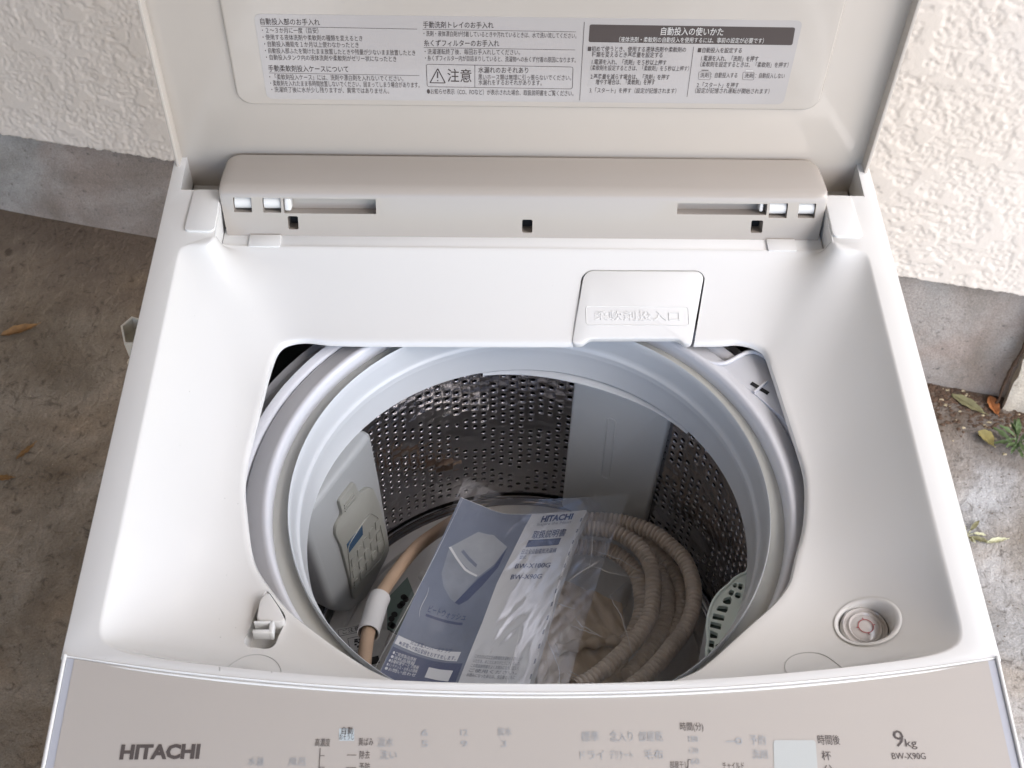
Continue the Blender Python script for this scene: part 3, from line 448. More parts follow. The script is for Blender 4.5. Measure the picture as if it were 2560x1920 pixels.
wd = Vector((0.9706, -0.2409, 0)); wn_ = Vector((-0.2409, -0.9706, 0)); WA = Vector((-0.904, 1.422, 0))
wall = thing('house_wall', (0.0, WY(0), 0.0), 'cream rough stucco house wall on a stained grey concrete footing behind the washing machine', 'wall')
def ptop(s): return 0.192 + 0.048 * s / 1.752       # height of the footing above the floor
def wallpt(s, z, d=0.0): p = WA + wd * s + wn_ * d; return (p.x, p.y, z)
def stucco_patch(s0, s1, z1, step, zlow=None):
    ns = int((s1 - s0) / step) + 1; nz = int((z1 - (zlow or 0.17)) / step) + 1
    S, T = np.meshgrid(np.linspace(s0, s1, ns), np.linspace(0, 1, nz))
    base = 0.192 + 0.048 * S / 1.752 + 0.004 * fbm(S * 60, S * 0 + 3.3, 3, 5)
    if zlow: base = S * 0 + zlow
    Zz = base + (z1 - base) * T
    wx = S + 0.006 * fbm(S * 30, Zz * 30, 2, 11); wz = Zz + 0.006 * fbm(S * 30 + 9, Zz * 30, 2, 12)
    big = fbm(wx * 24, wz * 24, 3, 21); mid = fbm(wx * 60, wz * 60, 2, 27)
    t = np.clip((big + 0.35 * mid - 0.10) / 0.035, 0, 1); plate = t * t * (3 - 2 * t)          # trowelled flat islands
    rid = 1 - np.abs(fbm(wx * 105, wz * 105, 2, 31)) * 3.0; sq = np.clip(rid, 0, 1)                # thin squiggly ridges between them
    lump = np.clip(fbm(wx * 130, wz * 130, 2, 41) * 1.4 + 0.3, 0, 1)
    D = 0.012 + 0.0019 * plate + (1 - plate) * (0.0014 * sq + 0.0008 * lump) + 0.0006 * fbm(S * 8, Zz * 8, 2, 51)
    if not zlow: D = np.where(T == 0, 0.0, D)
    Pn = np.zeros(S.shape + (3,)); Pn[..., 0] = WA.x + wd.x * S + wn_.x * D; Pn[..., 1] = WA.y + wd.y * S + wn_.y * D; Pn[..., 2] = Zz
    return Pn
grid_mesh('stucco', stucco_patch(-0.12, 0.72, 0.60, 0.0026), M['stucco'], wall, washer=False)
grid_mesh('stucco', stucco_patch(1.02, 2.02, 0.80, 0.0026), M['stucco'], wall, washer=False)
def plain(s0, s1, z0, z1, d, name, m):
    mb = MB(); fr = lambda a, b, h: wallpt(a, b, h); v, f = prism_data([(s0, z0), (s1, z0), (s1, z1), (s0, z1)], d - 0.03, d, fr); mb.add(v, f)
    return mb.build(name, M[m], wall, None, False)
grid_mesh('stucco', stucco_patch(0.72, 1.02, 0.60, 0.006), M['stucco'], wall, washer=False)
for a, b, zl_ in ((-0.12, 1.02, 0.60), (1.02, 2.02, 0.80)): grid_mesh('stucco', stucco_patch(a, b, 1.45, 0.0045, zl_), M['stucco'], wall, washer=False)
grid_mesh('stucco', stucco_patch(-0.9, -0.12, 1.45, 0.0045), M['stucco'], wall, washer=False); grid_mesh('stucco', stucco_patch(2.02, 2.7, 1.45, 0.0045), M['stucco'], wall, washer=False)
plain(-3.0, -0.9, 0.16, 2.6, 0.0135, 'stucco', 'stucco'); plain(2.7, 5.5, 0.26, 2.6, 0.0135, 'stucco', 'stucco'); plain(-0.9, 2.7, 1.45, 2.6, 0.0135, 'stucco', 'stucco')
ns = 160; nz = 24
S, T = np.meshgrid(np.linspace(-3.0, 5.5, 1400), np.linspace(0, 1, nz)); Zz = (0.192 + 0.048 * S / 1.752 + 0.012) * T - 0.01 * (1 - T)
D = 0.0 + 0.004 * fbm(S * 4, Zz * 9, 3, 61); Pn = np.zeros(S.shape + (3,)); Pn[..., 0] = WA.x + wd.x * S + wn_.x * D; Pn[..., 1] = WA.y + wd.y * S + wn_.y * D; Pn[..., 2] = Zz
grid_mesh('footing', Pn, M['plinth'], wall, washer=False)

# painted block at the right end of the footing, with chipped edges
pc = Vector((0.802, 0.977)); pd = (Vector((0.8387, 0.9623)) - pc).normalized(); pn = Vector((-pd.y, pd.x))
pil = thing('wall_block', (0.85, 0.98, 0), 'cream painted masonry block with a chipped edge at the right end of the footing', 'block')
def pillar_grid():
    V = []; F = []
    nx, ny, nzz = 40, 8, 46; wid, dep, hh = 0.30, 0.10, 0.42
    bm = bmesh.new(); bmesh.ops.create_cube(bm, size=1.0)
    bmesh.ops.subdivide_edges(bm, edges=bm.edges[:], cuts=24, use_grid_fill=True)
    for v in bm.verts:
        u_, w_, z_ = v.co.x + 0.5, v.co.y + 0.5, v.co.z + 0.5
        chip = 0.004 * float(fbm(np.array(u_ * 9.0 + w_ * 5), np.array(z_ * 12.0), 3, 71))
        e = min(u_, 1 - u_); 
        if u_ < 0.05: chip += -0.005 + 0.006 * float(fbm(np.array(z_ * 30), np.array(3.0), 2, 72))
        p = pc + pd * (u_ * wid - (chip if u_ < 0.06 else 0)) + pn * (w_ * dep + (chip if w_ < 0.5 else 0))
        v.co = Vector((p.x - 0.85, p.y - 0.98, z_ * hh))
    me = bpy.data.meshes.new('block'); bm.to_mesh(me); bm.free()
    for p in me.polygons: p.use_smooth = True
    me.set_sharp_from_angle(angle=R(50))
    return place('block_body', me, M['pillar'], pil)
pillar_grid()
crk = MB()
pth = [Vector((pc.x - 0.004 + 0.006 * float(noise2(np.array(i * 0.37), np.array(2.2), 5)), pc.y + 0.004, 0.004 + i * 0.011)) for i in range(26)]
V, F = tube_data(pth, lambda i: 0.0022 + 0.0028 * abs(float(noise2(np.array(i * 0.6), np.array(7.7), 6))), 6); crk.add(V, F)
crk.build('crack', M['bark_bits'], pil, 60, False)

# unseen roof added to shade the left; daylight enters past its right edge
roof = thing('added_shade_roof', (-1.5, 0.2, 2.35), 'unseen brown roof added above the washing machine to shade the left side of the yard', 'roof')
mb = MB(); mb.box(-4.5, -1.7, 2.38, 0.95, 1.75, 2.42); mb.build('shade_roof_sheet', M['roof'], roof, None, False)
for k in range(8):
    mb = MB(); x = -4.4 + k * 0.75; mb.box(x, -1.7, 2.28, x + 0.05, WY(x) - 0.05, 2.379); mb.build('shade_rafter', M['roof'], roof, None, False)

side = thing('added_shade_wall', (-2.6, 0, 0), 'unseen brown wall added on the left of the yard to dim that side and bounce beige light', 'wall')  # out-of-view wall added to dim the left and bounce beige light back
mb = MB(); mb.box(-2.7, -2.5, 0.0, -2.6, 1.9, 2.27); mb.build('shade_wall_face', M['roof'], side, None, False)

# ------------------------------------------------------------------ washing machine
WM = thing('washing_machine', (0, 0.2, 0), 'white top loading washing machine with its beige lid open and control panel in front', 'washing machine')
CX, CY = 0.0017, 0.1631
fr_y = lambda x: -0.022 + 0.30 * x * x          # seam with the control panel
fi_y = lambda x: -0.0165 + 0.31 * x * x         # inner edge of the front strip

opening = [tuple(p) for p in G['opening']]
# smooth closed opening loop
Oc = [Vector((p[0], p[1])) for p in catmull([(a, b, 0) for a, b in opening], 6, True)]
def arclen(c):
    L = [0.0]
    for i in range(len(c)): L.append(L[-1] + (c[(i + 1) % len(c)] - c[i]).length)
    return L
def sampler(c):
    L = arclen(c)
    def f(t):
        t = (t % 1.0) * L[-1]
        lo = int(np.searchsorted(L, t, side='right')) - 1; lo = min(max(lo, 0), len(c) - 1)
        k = (t - L[lo]) / max(1e-9, L[lo + 1] - L[lo]); return c[lo] * (1 - k) + c[(lo + 1) % len(c)] * k
    return f, L[-1]
Of, OL = sampler(Oc)
def near_param(pt, f, n=2000):
    best = min(range(n), key=lambda i: (f(i / n) - Vector(pt)).length_squared); return best / n
left = [(-0.2405, 0.3785, -0.021), (-0.2428, 0.3735, -0.004), (-0.2430, 0.3690, 0), (-0.2445, 0.3625, 0), (-0.2490, 0.3592, 0), (-0.2560, 0.3588, 0), (-0.2620, 0.3585, 0), (-0.2665, 0.3555, 0), (-0.2680, 0.3500, 0), (-0.2680, 0.33, 0),
        (-0.2680, 0.20, 0), (-0.2680, 0.08, 0), (-0.2680, 0.030, 0), (-0.2678, 0.020, 0), (-0.2655, 0.0125, 0), (-0.2600, 0.0080, 0), (-0.2500, 0.0040, 0)]
ft = [(x, fi_y(x), 0) for x in (-0.235, -0.21, -0.18, -0.15, -0.12, -0.09, -0.06, -0.03, 0, 0.03, 0.06, 0.09, 0.12, 0.15, 0.18, 0.21, 0.235)]
rear = [(0.225, 0.380, -0.0225), (0.15, 0.380, -0.0225), (0.05, 0.380, -0.0225), (-0.05, 0.380, -0.0225), (-0.15, 0.380, -0.0225), (-0.225, 0.380, -0.0225)]
Tk = left + ft + [(-x, y, z) for x, y, z in left[::-1]] + rear
# matching positions on the opening loop
def opos(x, y): return near_param((x, y), Of)
keyT = {0: (-0.1835, 0.297), 4: (-0.191, 0.285), 7: (-0.1945, 0.262), 9: (-0.197, 0.235), 10: (-0.2005, 0.175), 11: (-0.186, 0.095), 13: (-0.166, 0.067), 16: (-0.150, 0.052)}
nl = len(left); nf = len(ft)
for i, (x, y, z) in enumerate(ft): keyT[nl + i] = (x * 0.60, None)
for i in range(nl):
    if i in keyT and keyT[i][1] is not None:
        a, b = keyT[i]; keyT[nl + nf + (nl - 1 - i)] = (-a + 0.003, b)
for i, x in enumerate((0.17, 0.12, 0.04, -0.04, -0.12, -0.17)): keyT[2 * nl + nf + i] = (x, 0.2985)
par = {}
for k, (x, y) in keyT.items():
    if y is None:
        c = [(abs(Of(i / 1500).x - x), i / 1500) for i in range(1500) if Of(i / 1500).y < 0.10]; par[k] = min(c)[1]
    else: par[k] = opos(x, y)
ks = sorted(par); base = par[ks[0]]
vals = [(par[k] - base) % 1.0 for k in ks]
for i in range(1, len(vals)):
    if vals[i] <= vals[i - 1]: vals[i] = vals[i - 1] + 0.002
# dense T loop
Tv = [Vector(p) for p in Tk]; NT = len(Tv); loopT = []; loopO = []
for i in range(NT):
    a, b = Tv[i], Tv[(i + 1) % NT]; n = max(2, int((b - a).length / 0.004))
    pa = np.interp(i, ks, vals); pb = np.interp(i + 1, ks + [ks[0] + NT], vals + [1.0])
    for k in range(n):
        t = k / n; loopT.append(a * (1 - t) + b * t); o = Of(base + pa * (1 - t) + pb * t); loopO.append(Vector((o.x, o.y, -0.050)))
NL = len(loopT)
# smooth both correspondences
for _ in range(6):
    loopO = [(loopO[i - 1] + loopO[i] * 2 + loopO[(i + 1) % NL]) / 4 for i in range(NL)]
for _ in range(2):
    loopT = [(loopT[i - 1] + loopT[i] * 2 + loopT[(i + 1) % NL]) / 4 for i in range(NL)]
ROWS = [0, .012, .025, .04, .06, .085, .115, .15, .2, .26, .33, .41, .5, .59, .68, .76, .83, .89, .935, .965, .985, 1.0]
def bow(a, b, t):
    L = (b - a).length; d = t * L; do = (1 - t) * L
    rearness = min(1, max(0, (a.y - 0.33) / 0.04)); corner = min(1, max(0, (0.10 - a.y) / 0.09)); p = 1.5 + 1.1 * corner - 0.3 * rearness
    fr = max(0.0, 1 - L / 0.05); p = p * (1 - fr) + 1.2 * fr
    g = 1 - (1 - t) ** p
    soft = d * d / (d * d + 0.0035 ** 2); g *= soft + (1 - soft) * t
    q = a * (1 - t) + b * t; z = a.z + (b.z + 0.004 - a.z) * g
    if do < 0.004: z -= 0.004 - math.sqrt(max(0, 0.004 ** 2 - (0.004 - do) ** 2))
    return Vector((q.x, q.y, z))
bm = bmesh.new(); grid = []
for t in ROWS:
    row = [bow(loopT[i], loopO[i], t) for i in range(NL)]
    for _ in range(int(60 * min(1, max(0, (t - 0.03) / 0.3)) * min(1, (1 - t) / 0.25))):      # melt the creases between the slopes
        row = [(row[i - 1] + row[i] * 2 + row[(i + 1) % NL]) / 4 for i in range(NL)]
    grid.append([bm.verts.new(q) for q in row])
for r_ in range(len(ROWS) - 1):
    for i in range(NL):
        j = (i + 1) % NL; bm.faces.new((grid[r_][i], grid[r_][j], grid[r_ + 1][j], grid[r_ + 1][i]))
# flat rim: U shape from left post round the front to the right post
i0 = min(range(NL), key=lambda i: (loopT[i] - Vector((-0.2429, 0.370, 0))).length); i1 = min(range(NL), key=lambda i: (loopT[i] - Vector((0.2429, 0.370, 0))).length)
seq = []; i = i0
while True:
    seq.append(grid[0][i])
    if i == i1: break
    i = (i + 1) % NL
outer = [(0.2425, 0.419), (0.2760, 0.419), (0.2768, 0.50), (0.285, 0.50)] + [(0.285, y) for y in (0.40, 0.30, 0.20, 0.10, 0.03)]
outer += [(x, fr_y(x)) for x in np.linspace(0.285, -0.285, 41)]
outer += [(-0.285, y) for y in (0.03, 0.10, 0.20, 0.30, 0.40)] + [(-0.285, 0.50), (-0.2768, 0.50), (-0.2760, 0.419), (-0.2425, 0.419)]
ov = [bm.verts.new((x, y, 0)) for x, y in outer]
ring = seq + ov
tris = tessellate_polygon([[Vector((v.co.x, v.co.y, 0)) for v in ring]])
for t in tris: bm.faces.new([ring[k] for k in t])
# skirt outside with a small rounded shoulder
prev = ov
rows = [(0.0009, -0.0003), (0.0014, -0.0011), (0.0016, -0.0024), (0.0016, -0.030)]
def outn(k):
    a = Vector(outer[max(k - 1, 0)]); b = Vector(outer[min(k + 1, len(outer) - 1)]); d = (b - a).normalized(); return Vector((d.y, -d.x)) * -1
for off, dz in rows:
    cur = []
    for k, (x, y) in enumerate(outer):
        n_ = outn(k); s = off if 3 <= k <= len(outer) - 4 else 0
        cur.append(bm.verts.new((x + (math.copysign(s, x) if abs(x) > 0.2849 else 0), y - (s if y < 0.02 and abs(x) < 0.2851 else 0), dz)))
    for k in range(len(outer) - 1): bm.faces.new((prev[k], prev[k + 1], cur[k + 1], cur[k]))
    prev = cur
bmesh.ops.remove_doubles(bm, verts=bm.verts, dist=1e-6); bmesh.ops.recalc_face_normals(bm, faces=bm.faces)
off = ORG['washing_machine']
# make sure the top faces look up
upf = [f for f in bm.faces if abs(f.normal.z) > 0.99]
if sum(f.normal.z for f in upf) < 0: bmesh.ops.reverse_faces(bm, faces=bm.faces)
bvh_cover = BVHTree.FromBMesh(bm)
for v in bm.verts: v.co = Vector((v.co.x - off.x, v.co.y - off.y, v.co.z + Z0 - off.z))
me = bpy.data.meshes.new('top_cover'); bm.to_mesh(me); bm.free()
cover = place('top_cover', me, M['white'], WM)
def surf_z(x, y):
    h = bvh_cover.ray_cast(Vector((x, y, 0.05)), Vector((0, 0, -1)))
    return h[0].z if h[0] is not None else -0.05
solid(cover, 0.003); bake(cover)
LV = (0.2190, 0.0453)
tabp = [(0.0350, 0.2800), (0.0455, 0.3565), (0.0510, 0.3618), (0.1395, 0.3622), (0.1440, 0.3570), (0.1275, 0.2800)]
tabr = roundpoly(tabp, 0.004, 4)
latch = roundpoly(G['latch'], 0.006, 3)
level_c = [(LV[0] + 0.0178 * math.cos(R(a)), LV[1] + 0.0172 * math.sin(R(a))) for a in range(0, 360, 8)]
def scaled(poly, k, dx=0, dy=0):
    cx = sum(p[0] for p in poly) / len(poly); cy = sum(p[1] for p in poly) / len(poly)
    return [(cx + (p[0] - cx) * k + dx, cy + (p[1] - cy) * k + dy) for p in poly]
notches = []
for (nx, ny) in ((-0.1712, -0.0030), (0.1757, -0.0035)):
    notches.append([(nx - 0.0035, ny - 0.001), (nx + 0.0035, ny - 0.0013), (nx + 0.0035, ny + 0.0006), (nx - 0.0035, ny + 0.0009)])
cut(cover, [cutter(tabr, -0.09, 0.01, WM), cutter(latch, -0.09, 0.01, WM), cutter(level_c, -0.09, 0.01, WM)] + [cutter(n, -0.006, 0.01, WM) for n in notches])

# softener flap, set into the rear slope of the basin
def tabz(x, y, d=0.0): return surf_z(x, y) + d
flap = [(0.0363, 0.2985), (0.0385, 0.3100), (0.0466, 0.3553), (0.0516, 0.3603), (0.1388, 0.3607), (0.1426, 0.3562), (0.1297, 0.2995), (0.1246, 0.2985), (0.1188, 0.3035), (0.0498, 0.3028), (0.0440, 0.2978)]
fl = roundpoly(flap, 0.0035, 4)
zA = surf_z(0.02, 0.300) + 0.0004; zB = surf_z(0.02, 0.361) + 0.0002
flz = lambda y: zA + (zB - zA) * (y - 0.300) / 0.061
prism('softener_flap', fl, -0.0035, 0.0012, M['white'], WM, lambda a, b, h: (a, b, flz(b) + h), 0.0009, 2)
flo = [o for o in WM.children if o.name == 'softener_flap'][0]
t0, t1, t2, t3, t4 = G['tabtext']
mb = MB(); add_text(mb, ['柔軟剤投入口', 0.0545, 0.3178, 0.1215, 0.3178, 0.0078, 0, 0], lambda a, b: (a, b, flz(b) + 0.0013)); 
n0 = len(mb.v); top = [(x, y, z + 0.0) for x, y, z in mb.v]
o = mb.build('embossed_text', M['white_matte'], flo); m_ = o.modifiers.new('s', 'SOLIDIFY'); m_.thickness = 0.0004; m_.offset = 1; bake(o, None)
rr_ = roundrect(0.0480, 0.3140, 0.1285, 0.3295, 0.0022)
V, F = tube_data([Vector((a, b, flz(b) + 0.0012)) for a, b in rr_], 0.00035, 6, True); mesh('embossed_frame', V, F, M['white_matte'], flo, 60)
# dark chamber behind the flap
chb = roundpoly([(0.0340, 0.300), (0.0445, 0.3590), (0.0500, 0.3640), (0.1410, 0.3640), (0.1455, 0.3590), (0.1320, 0.300)], 0.004)

# latch pocket with its hook
lp = latch; lb = scaled(latch, 0.93, 0.0008, 0.001)
mb = MB(); n = len(lp)
top = [(x, y, surf_z(x, y) - 0.0005) for x, y in lp]; bot = [(x, y, -0.056) for x, y in lb]
mb.add(top + bot, [(i, (i + 1) % n, n + (i + 1) % n, n + i) for i in range(n)] + [tuple(range(n, 2 * n))])
mb.build('latch_pocket', M['white_matte'], WM, 40)
mb = MB(); mb.add(*prism_data(roundpoly([(-0.1785, 0.0655), (-0.1735, 0.0715), (-0.1655, 0.0600), (-0.1600, 0.0500), (-0.1640, 0.0480), (-0.1790, 0.0500)], 0.003), -0.055, -0.0395)); o = mb.build('latch_step', M['white_matte'], WM, 40); bevel(o, 0.003, 3)
hk = MB()
hk.box(-0.1800, 0.0462, -0.046, -0.1672, 0.0480, -0.037); hk.box(-0.1800, 0.0390, -0.046, -0.1680, 0.0416, -0.037); hk.box(-0.1696, 0.0388, -0.046, -0.1668, 0.0482, -0.037)
o = hk.build('latch_hook', M['hook_white'], WM, 40); bevel(o, 0.0006, 2)
mb = MB(); mb.add(*prism_data(roundpoly([(-0.1755, 0.0300), (-0.1668, 0.0295), (-0.1630, 0.0420), (-0.1680, 0.0422)], 0.002), -0.0555, -0.0548)); mb.build('latch_slot', M['seal'], WM)

# bubble level
zl = surf_z(LV[0], LV[1] - 0.021)
zl = (surf_z(LV[0] - 0.021, LV[1]) + surf_z(LV[0] + 0.021, LV[1]) + surf_z(LV[0], LV[1] + 0.021) + surf_z(LV[0], LV[1] - 0.021)) / 4
nL = 64; V = []; F = []
prof = [(1.14, 0.0006), (1.08, 0.0007), (1.0, 0.0), (0.95, -0.0016), (0.925, -0.0038), (0.89, -0.0078)]
for r_, dz in prof:
    for k in range(nL):
        a = 2 * math.pi * k / nL; x = LV[0] + 0.0175 * r_ * math.cos(a); y = LV[1] + 0.0170 * r_ * math.sin(a)
        zs = surf_z(LV[0] + 0.0205 * math.cos(a), LV[1] + 0.0200 * math.sin(a)); V.append((x, y, (zs + dz + 0.0003) if r_ > 0.9 else zl + dz))
for j in range(len(prof) - 1):
    for k in range(nL): F.append((j * nL + k, j * nL + (k + 1) % nL, (j + 1) * nL + (k + 1) % nL, (j + 1) * nL + k))
lev = mesh('bubble_level', V, F, M['white'], WM, 60)
lathe('vial', [(0.0157, zl - 0.0085), (0.0145, zl - 0.0070), (0.0135, zl - 0.0082), (0.0118, zl - 0.0082), (0.0108, zl - 0.0066), (0.0095, zl - 0.0078), (0.006, zl - 0.0062), (0.0001, zl - 0.0060)], M['bubble'], lev, LV, 64, 30)
lathe('red_ring', [(0.0046, zl - 0.0055), (0.0052, zl - 0.0055)], M['bubble_red'], lev, LV, 48)
mb = MB()
for a in (0, 90, 180, 270):
    c_, s1 = math.cos(R(a + 10)), math.sin(R(a + 10)); mb.box(0.0050, -0.0003, zl - 0.0056, 0.0064, 0.0003, zl - 0.0054, lambda u, w, h: (LV[0] + u * c_ - w * s1, LV[1] + u * s1 + w * c_, h))
mb.build('red_ticks', M['bubble_red'], lev)

# thin round caps in front of the basin
for cp in G['caps']:
    pts = catmull([(a, b, 0) for a, b in cp], 5)
    pts = [Vector((p.x, p.y, surf_z(p.x, p.y) + 0.0001)) for p in pts if p.y > fi_y(p.x) - 0.004]
    pts = resample(pts, 0.0012)
    tube('cap_seam', pts, 0.00030, M['seam_line'], WM, 5)
    for q in pts: pass

# front strip seam: thin bead between basin rim and control panel
for (oy, rad_, dz) in ((-0.0002, 0.0006, 0.0000), (-0.0024, 0.0009, -0.0008)):
    tube('front_bead', [Vector((x, fr_y(x) + oy, dz - 0.0002)) for x in np.linspace(-0.2845, 0.2845, 60)], rad_, M['white'], WM, 8)

# hinge posts and their square caps
for s_, pad in ((-1, G['padL']), (1, G['padR'])):
    q = [(-s_ * -0.2422, 0.4195), (s_ * 0.2650, 0.4195), (s_ * 0.2655, 0.3770), (s_ * 0.2620, 0.3716), (s_ * 0.2422, 0.3716)]
    q = [(s_ * 0.2427, 0.4195), (s_ * 0.2650, 0.4195), (s_ * 0.2664, 0.3716), (s_ * 0.2427, 0.3716)]
    prism('hinge_cap', roundpoly(q, 0.005, 5), -0.002, 0.0014, M['white_matte'], WM, None, 0.0007)
    prism('hinge_post', [(s_ * 0.2430, 0.4190), (s_ * 0.2758, 0.4190), (s_ * 0.2758, 0.50), (s_ * 0.2430, 0.50)], -0.08, -0.032, M['white_matte'], WM)
    mb = MB(); mb.add([(s_ * 0.2428, 0.366, -0.001), (s_ * 0.2428, 0.420, -0.001), (s_ * 0.2428, 0.420, -0.08), (s_ * 0.2412, 0.372, -0.08)], [(0, 1, 2, 3)])
    o = mb.build('post_side', M['white_matte'], WM); m_ = o.modifiers.new('s', 'SOLIDIFY'); m_.thickness = 0.002; m_.offset = 0; bake(o, None)
    mb = MB(); mb.add(*prism_data([(s_ * 0.2425, 0.4192), (s_ * 0.2762, 0.4192), (s_ * 0.2762, 0.4212), (s_ * 0.2425, 0.4212)], -0.08, -0.0008)); mb.build('post_side', M['white_matte'], WM)
mb = MB(); mb.box(-0.2415, 0.380, -0.040, 0.2415, 0.402, -0.0235); o = mb.build('rear_ledge', M['white_matte'], WM); bevel(o, 0.0015)
for x0, x1 in ((-0.2200, -0.1950), (0.1960, 0.2190)):
    mb = MB(); mb.box(x0, 0.3785, -0.0245, x1, 0.3920, -0.0215); o = mb.build('hinge_tab', M['white_matte'], WM); bevel(o, 0.0006)

# cabinet below the top
out_ = [(-0.2835, -0.10), (-0.2835, 0.515), (0.2835, 0.515), (0.2835, -0.10)] + [(x, -0.118 + 0.22 * x * x) for x in np.linspace(0.27, -0.27, 13)]
out_ = roundpoly(out_, 0.012, 3); n = len(out_)
v = [(x, y, -0.932) for x, y in out_] + [(x, y, -0.0305) for x, y in out_]
cab = mesh('cabinet', v, [(i, (i + 1) % n, n + (i + 1) % n, n + i) for i in range(n)] + [tuple(range(n))], M['cabinet_white'], WM, 40)
for sx in (-0.24, 0.24):
    for sy in (-0.06, 0.46): lathe('foot', [(0.001, -0.95), (0.022, -0.95), (0.024, -0.945), (0.018, -0.93), (0.001, -0.93)], M['dark'], WM, (sx, sy), 20)
mb = MB(); mb.box(-0.2830, 0.425, -0.12, 0.2830, 0.513, -0.081); mb.build('rear_housing', M['cabinet_white'], WM)

# ------------------------------------------------------------------ control panel
sl = math.tan(R(5))
def pz(y): return sl * (y + 0.010)
def panel_z(x, s):
    """s: distance in front of the seam"""
    y = fr_y(x) - s
    z = pz(y) - 0.0006
    if s > 0.085: z -= (s - 0.085) ** 2 * 14
    return y, z
ss = [0.0016, 0.004, 0.008, 0.015, 0.03, 0.045, 0.06, 0.075, 0.085, 0.092, 0.10, 0.106]
xs = np.linspace(-0.2777, 0.2777, 60)
Pn = np.array([[(x, panel_z(x, s)[0], panel_z(x, s)[1]) for x in xs] for s in ss] + [[(x, panel_z(x, 0.1072)[0], panel_z(x, 0.106)[1] - 0.002) for x in xs], [(x, panel_z(x, 0.1072)[0], -0.034) for x in xs]])
cp = grid_mesh('control_panel', Pn, M['panel_beige'], WM)
for sg in (-1, 1):
    xs2 = np.array([0.2777, 0.2800, 0.2824]) * sg
    Pn = np.array([[(x, panel_z(x, s)[0], panel_z(x, s)[1] - 0.0002) for x in xs2] for s in ss]); grid_mesh('edge_film', Pn, M['film_strip'], WM)
    pth = [Vector((sg * (0.2838 + 0.0), panel_z(0.2838, s)[0], panel_z(0.2838, s)[1] + 0.0002)) for s in [0.0] + ss]
    tube('panel_border', pth, 0.0013, M['white'], WM, 8)
    v = []; 
    for s in [0.0] + ss:
        y, z = panel_z(0.2840, s); v += [(sg * 0.2850, y, z - 0.0006), (sg * 0.2850, y, -0.035)]
    mesh('panel_side', v, [(2 * i, 2 * i + 1, 2 * i + 3, 2 * i + 2) for i in range(len(ss))], M['white'], WM, 40)
PZ = lambda a, b, e=0.0003: (a, b, pz(b) - 0.0006 + e)
def line(mb, a, b, w, fr):
    a = Vector(a); b = Vector(b); d = (b - a).normalized(); n_ = Vector((-d.y, d.x)) * w / 2
    mb.add([fr(*(a + n_)), fr(*(b + n_)), fr(*(b - n_)), fr(*(a - n_))], [(0, 1, 2, 3)])
for t in G['ptexts']:
    mb = MB(); add_text(mb, t, lambda a, b: PZ(a, b)); mb.build('lettering' if t[7] == 0 else 'unlit_lettering', M['print_panel' if t[7] == 0 else 'print_ghost'], cp)
pm = G['pmarks']
for q in [pm['vline']] + pm['ticks']: mb = MB(); line(mb, q[0], q[1], 0.0004, lambda a, b: PZ(a, b)); mb.build('printed_line', M['print_panel'], cp)
mb = MB(); k = pm['key']; line(mb, k[0], k[2], 0.0007, lambda a, b: PZ(a, b)); c = k[2]
mb.add([PZ(c[0] + 0.0022 * math.cos(R(a)), c[1] + 0.0022 * math.sin(R(a))) for a in range(0, 360, 30)] + [PZ(c[0] + 0.0014 * math.cos(R(a)), c[1] + 0.0014 * math.sin(R(a))) for a in range(0, 360, 30)], [(i, (i + 1) % 12, 12 + (i + 1) % 12, 12 + i) for i in range(12)])
mb.build('key_symbol', M['print_ghost'], cp)
d_ = G['pmarks']['disp']; v = roundpoly([d_[1], d_[0], d_[3], d_[2]], 0.002); mesh('display', [PZ(a, b, 0.0002) for a, b in v], [tuple(range(len(v)))], M['display'], cp)
d_ = G['pmarks']['auto']; mesh('mode_box', [PZ(a, b, 0.00015) for a, b in d_], [(0, 1, 2, 3)], M['auto_box'], cp)

# ------------------------------------------------------------------ lid
ln_ = G['lean']; cl, sn = math.cos(ln_), math.sin(ln_)
def LF(a, b, h=0.0): return (a, 0.457 + b * sn - h * cl, b * cl + h * sn)     # h towards the viewer
lid = prism('lid', roundrect(-0.2834, -0.045, 0.2834, 0.46, 0.010), -0.020, -0.0026, M['beige_gloss'], WM, LF, 0.0015, 2)
# raised border all round the lid
def ringstrip(name, po, pi, h0, h1, m, parent, w_in=0.0):
    n = len(po); V = [LF(*p, h0) for p in po] + [LF(*p, h1) for p in po] + [LF(*p, h1) for p in pi] + [LF(*p, h0) for p in scaled(pi, 1.0)]
    F = []
    for k in range(3):
        for i in range(n): F.append((k * n + i, k * n + (i + 1) % n, (k + 1) * n + (i + 1) % n, (k + 1) * n + i))
    return mesh(name, V, F, m, parent, 30)
o = ringstrip('lid_border', roundrect(-0.2834, -0.045, 0.2834, 0.46, 0.010), roundrect(-0.2806, -0.042, 0.2806, 0.457, 0.008), -0.010, 0.0090, M['beige_gloss'], lid); bevel(o, 0.0008, 2)
prism('lid_inner_panel', roundrect(-0.2262, 0.0592, 0.2318, 0.43, 0.013, 8), -0.006, 0.0, M['beige_gloss'], lid, LF, 0.0022, 4)
lab = prism('instruction_label', roundrect(-0.2025, 0.0660, 0.2030, 0.1472, 0.005), 0.0, 0.00025, M['label'], WM, LF)
mbs = {0: MB(), 1: MB()}
F1 = lambda a, b: LF(a, b, 0.00045)
for t in G['texts']: add_text(mbs[t[7]], t, F1)
for a, b in G['rules']: line(mbs[0], a, b, 0.00035, F1)
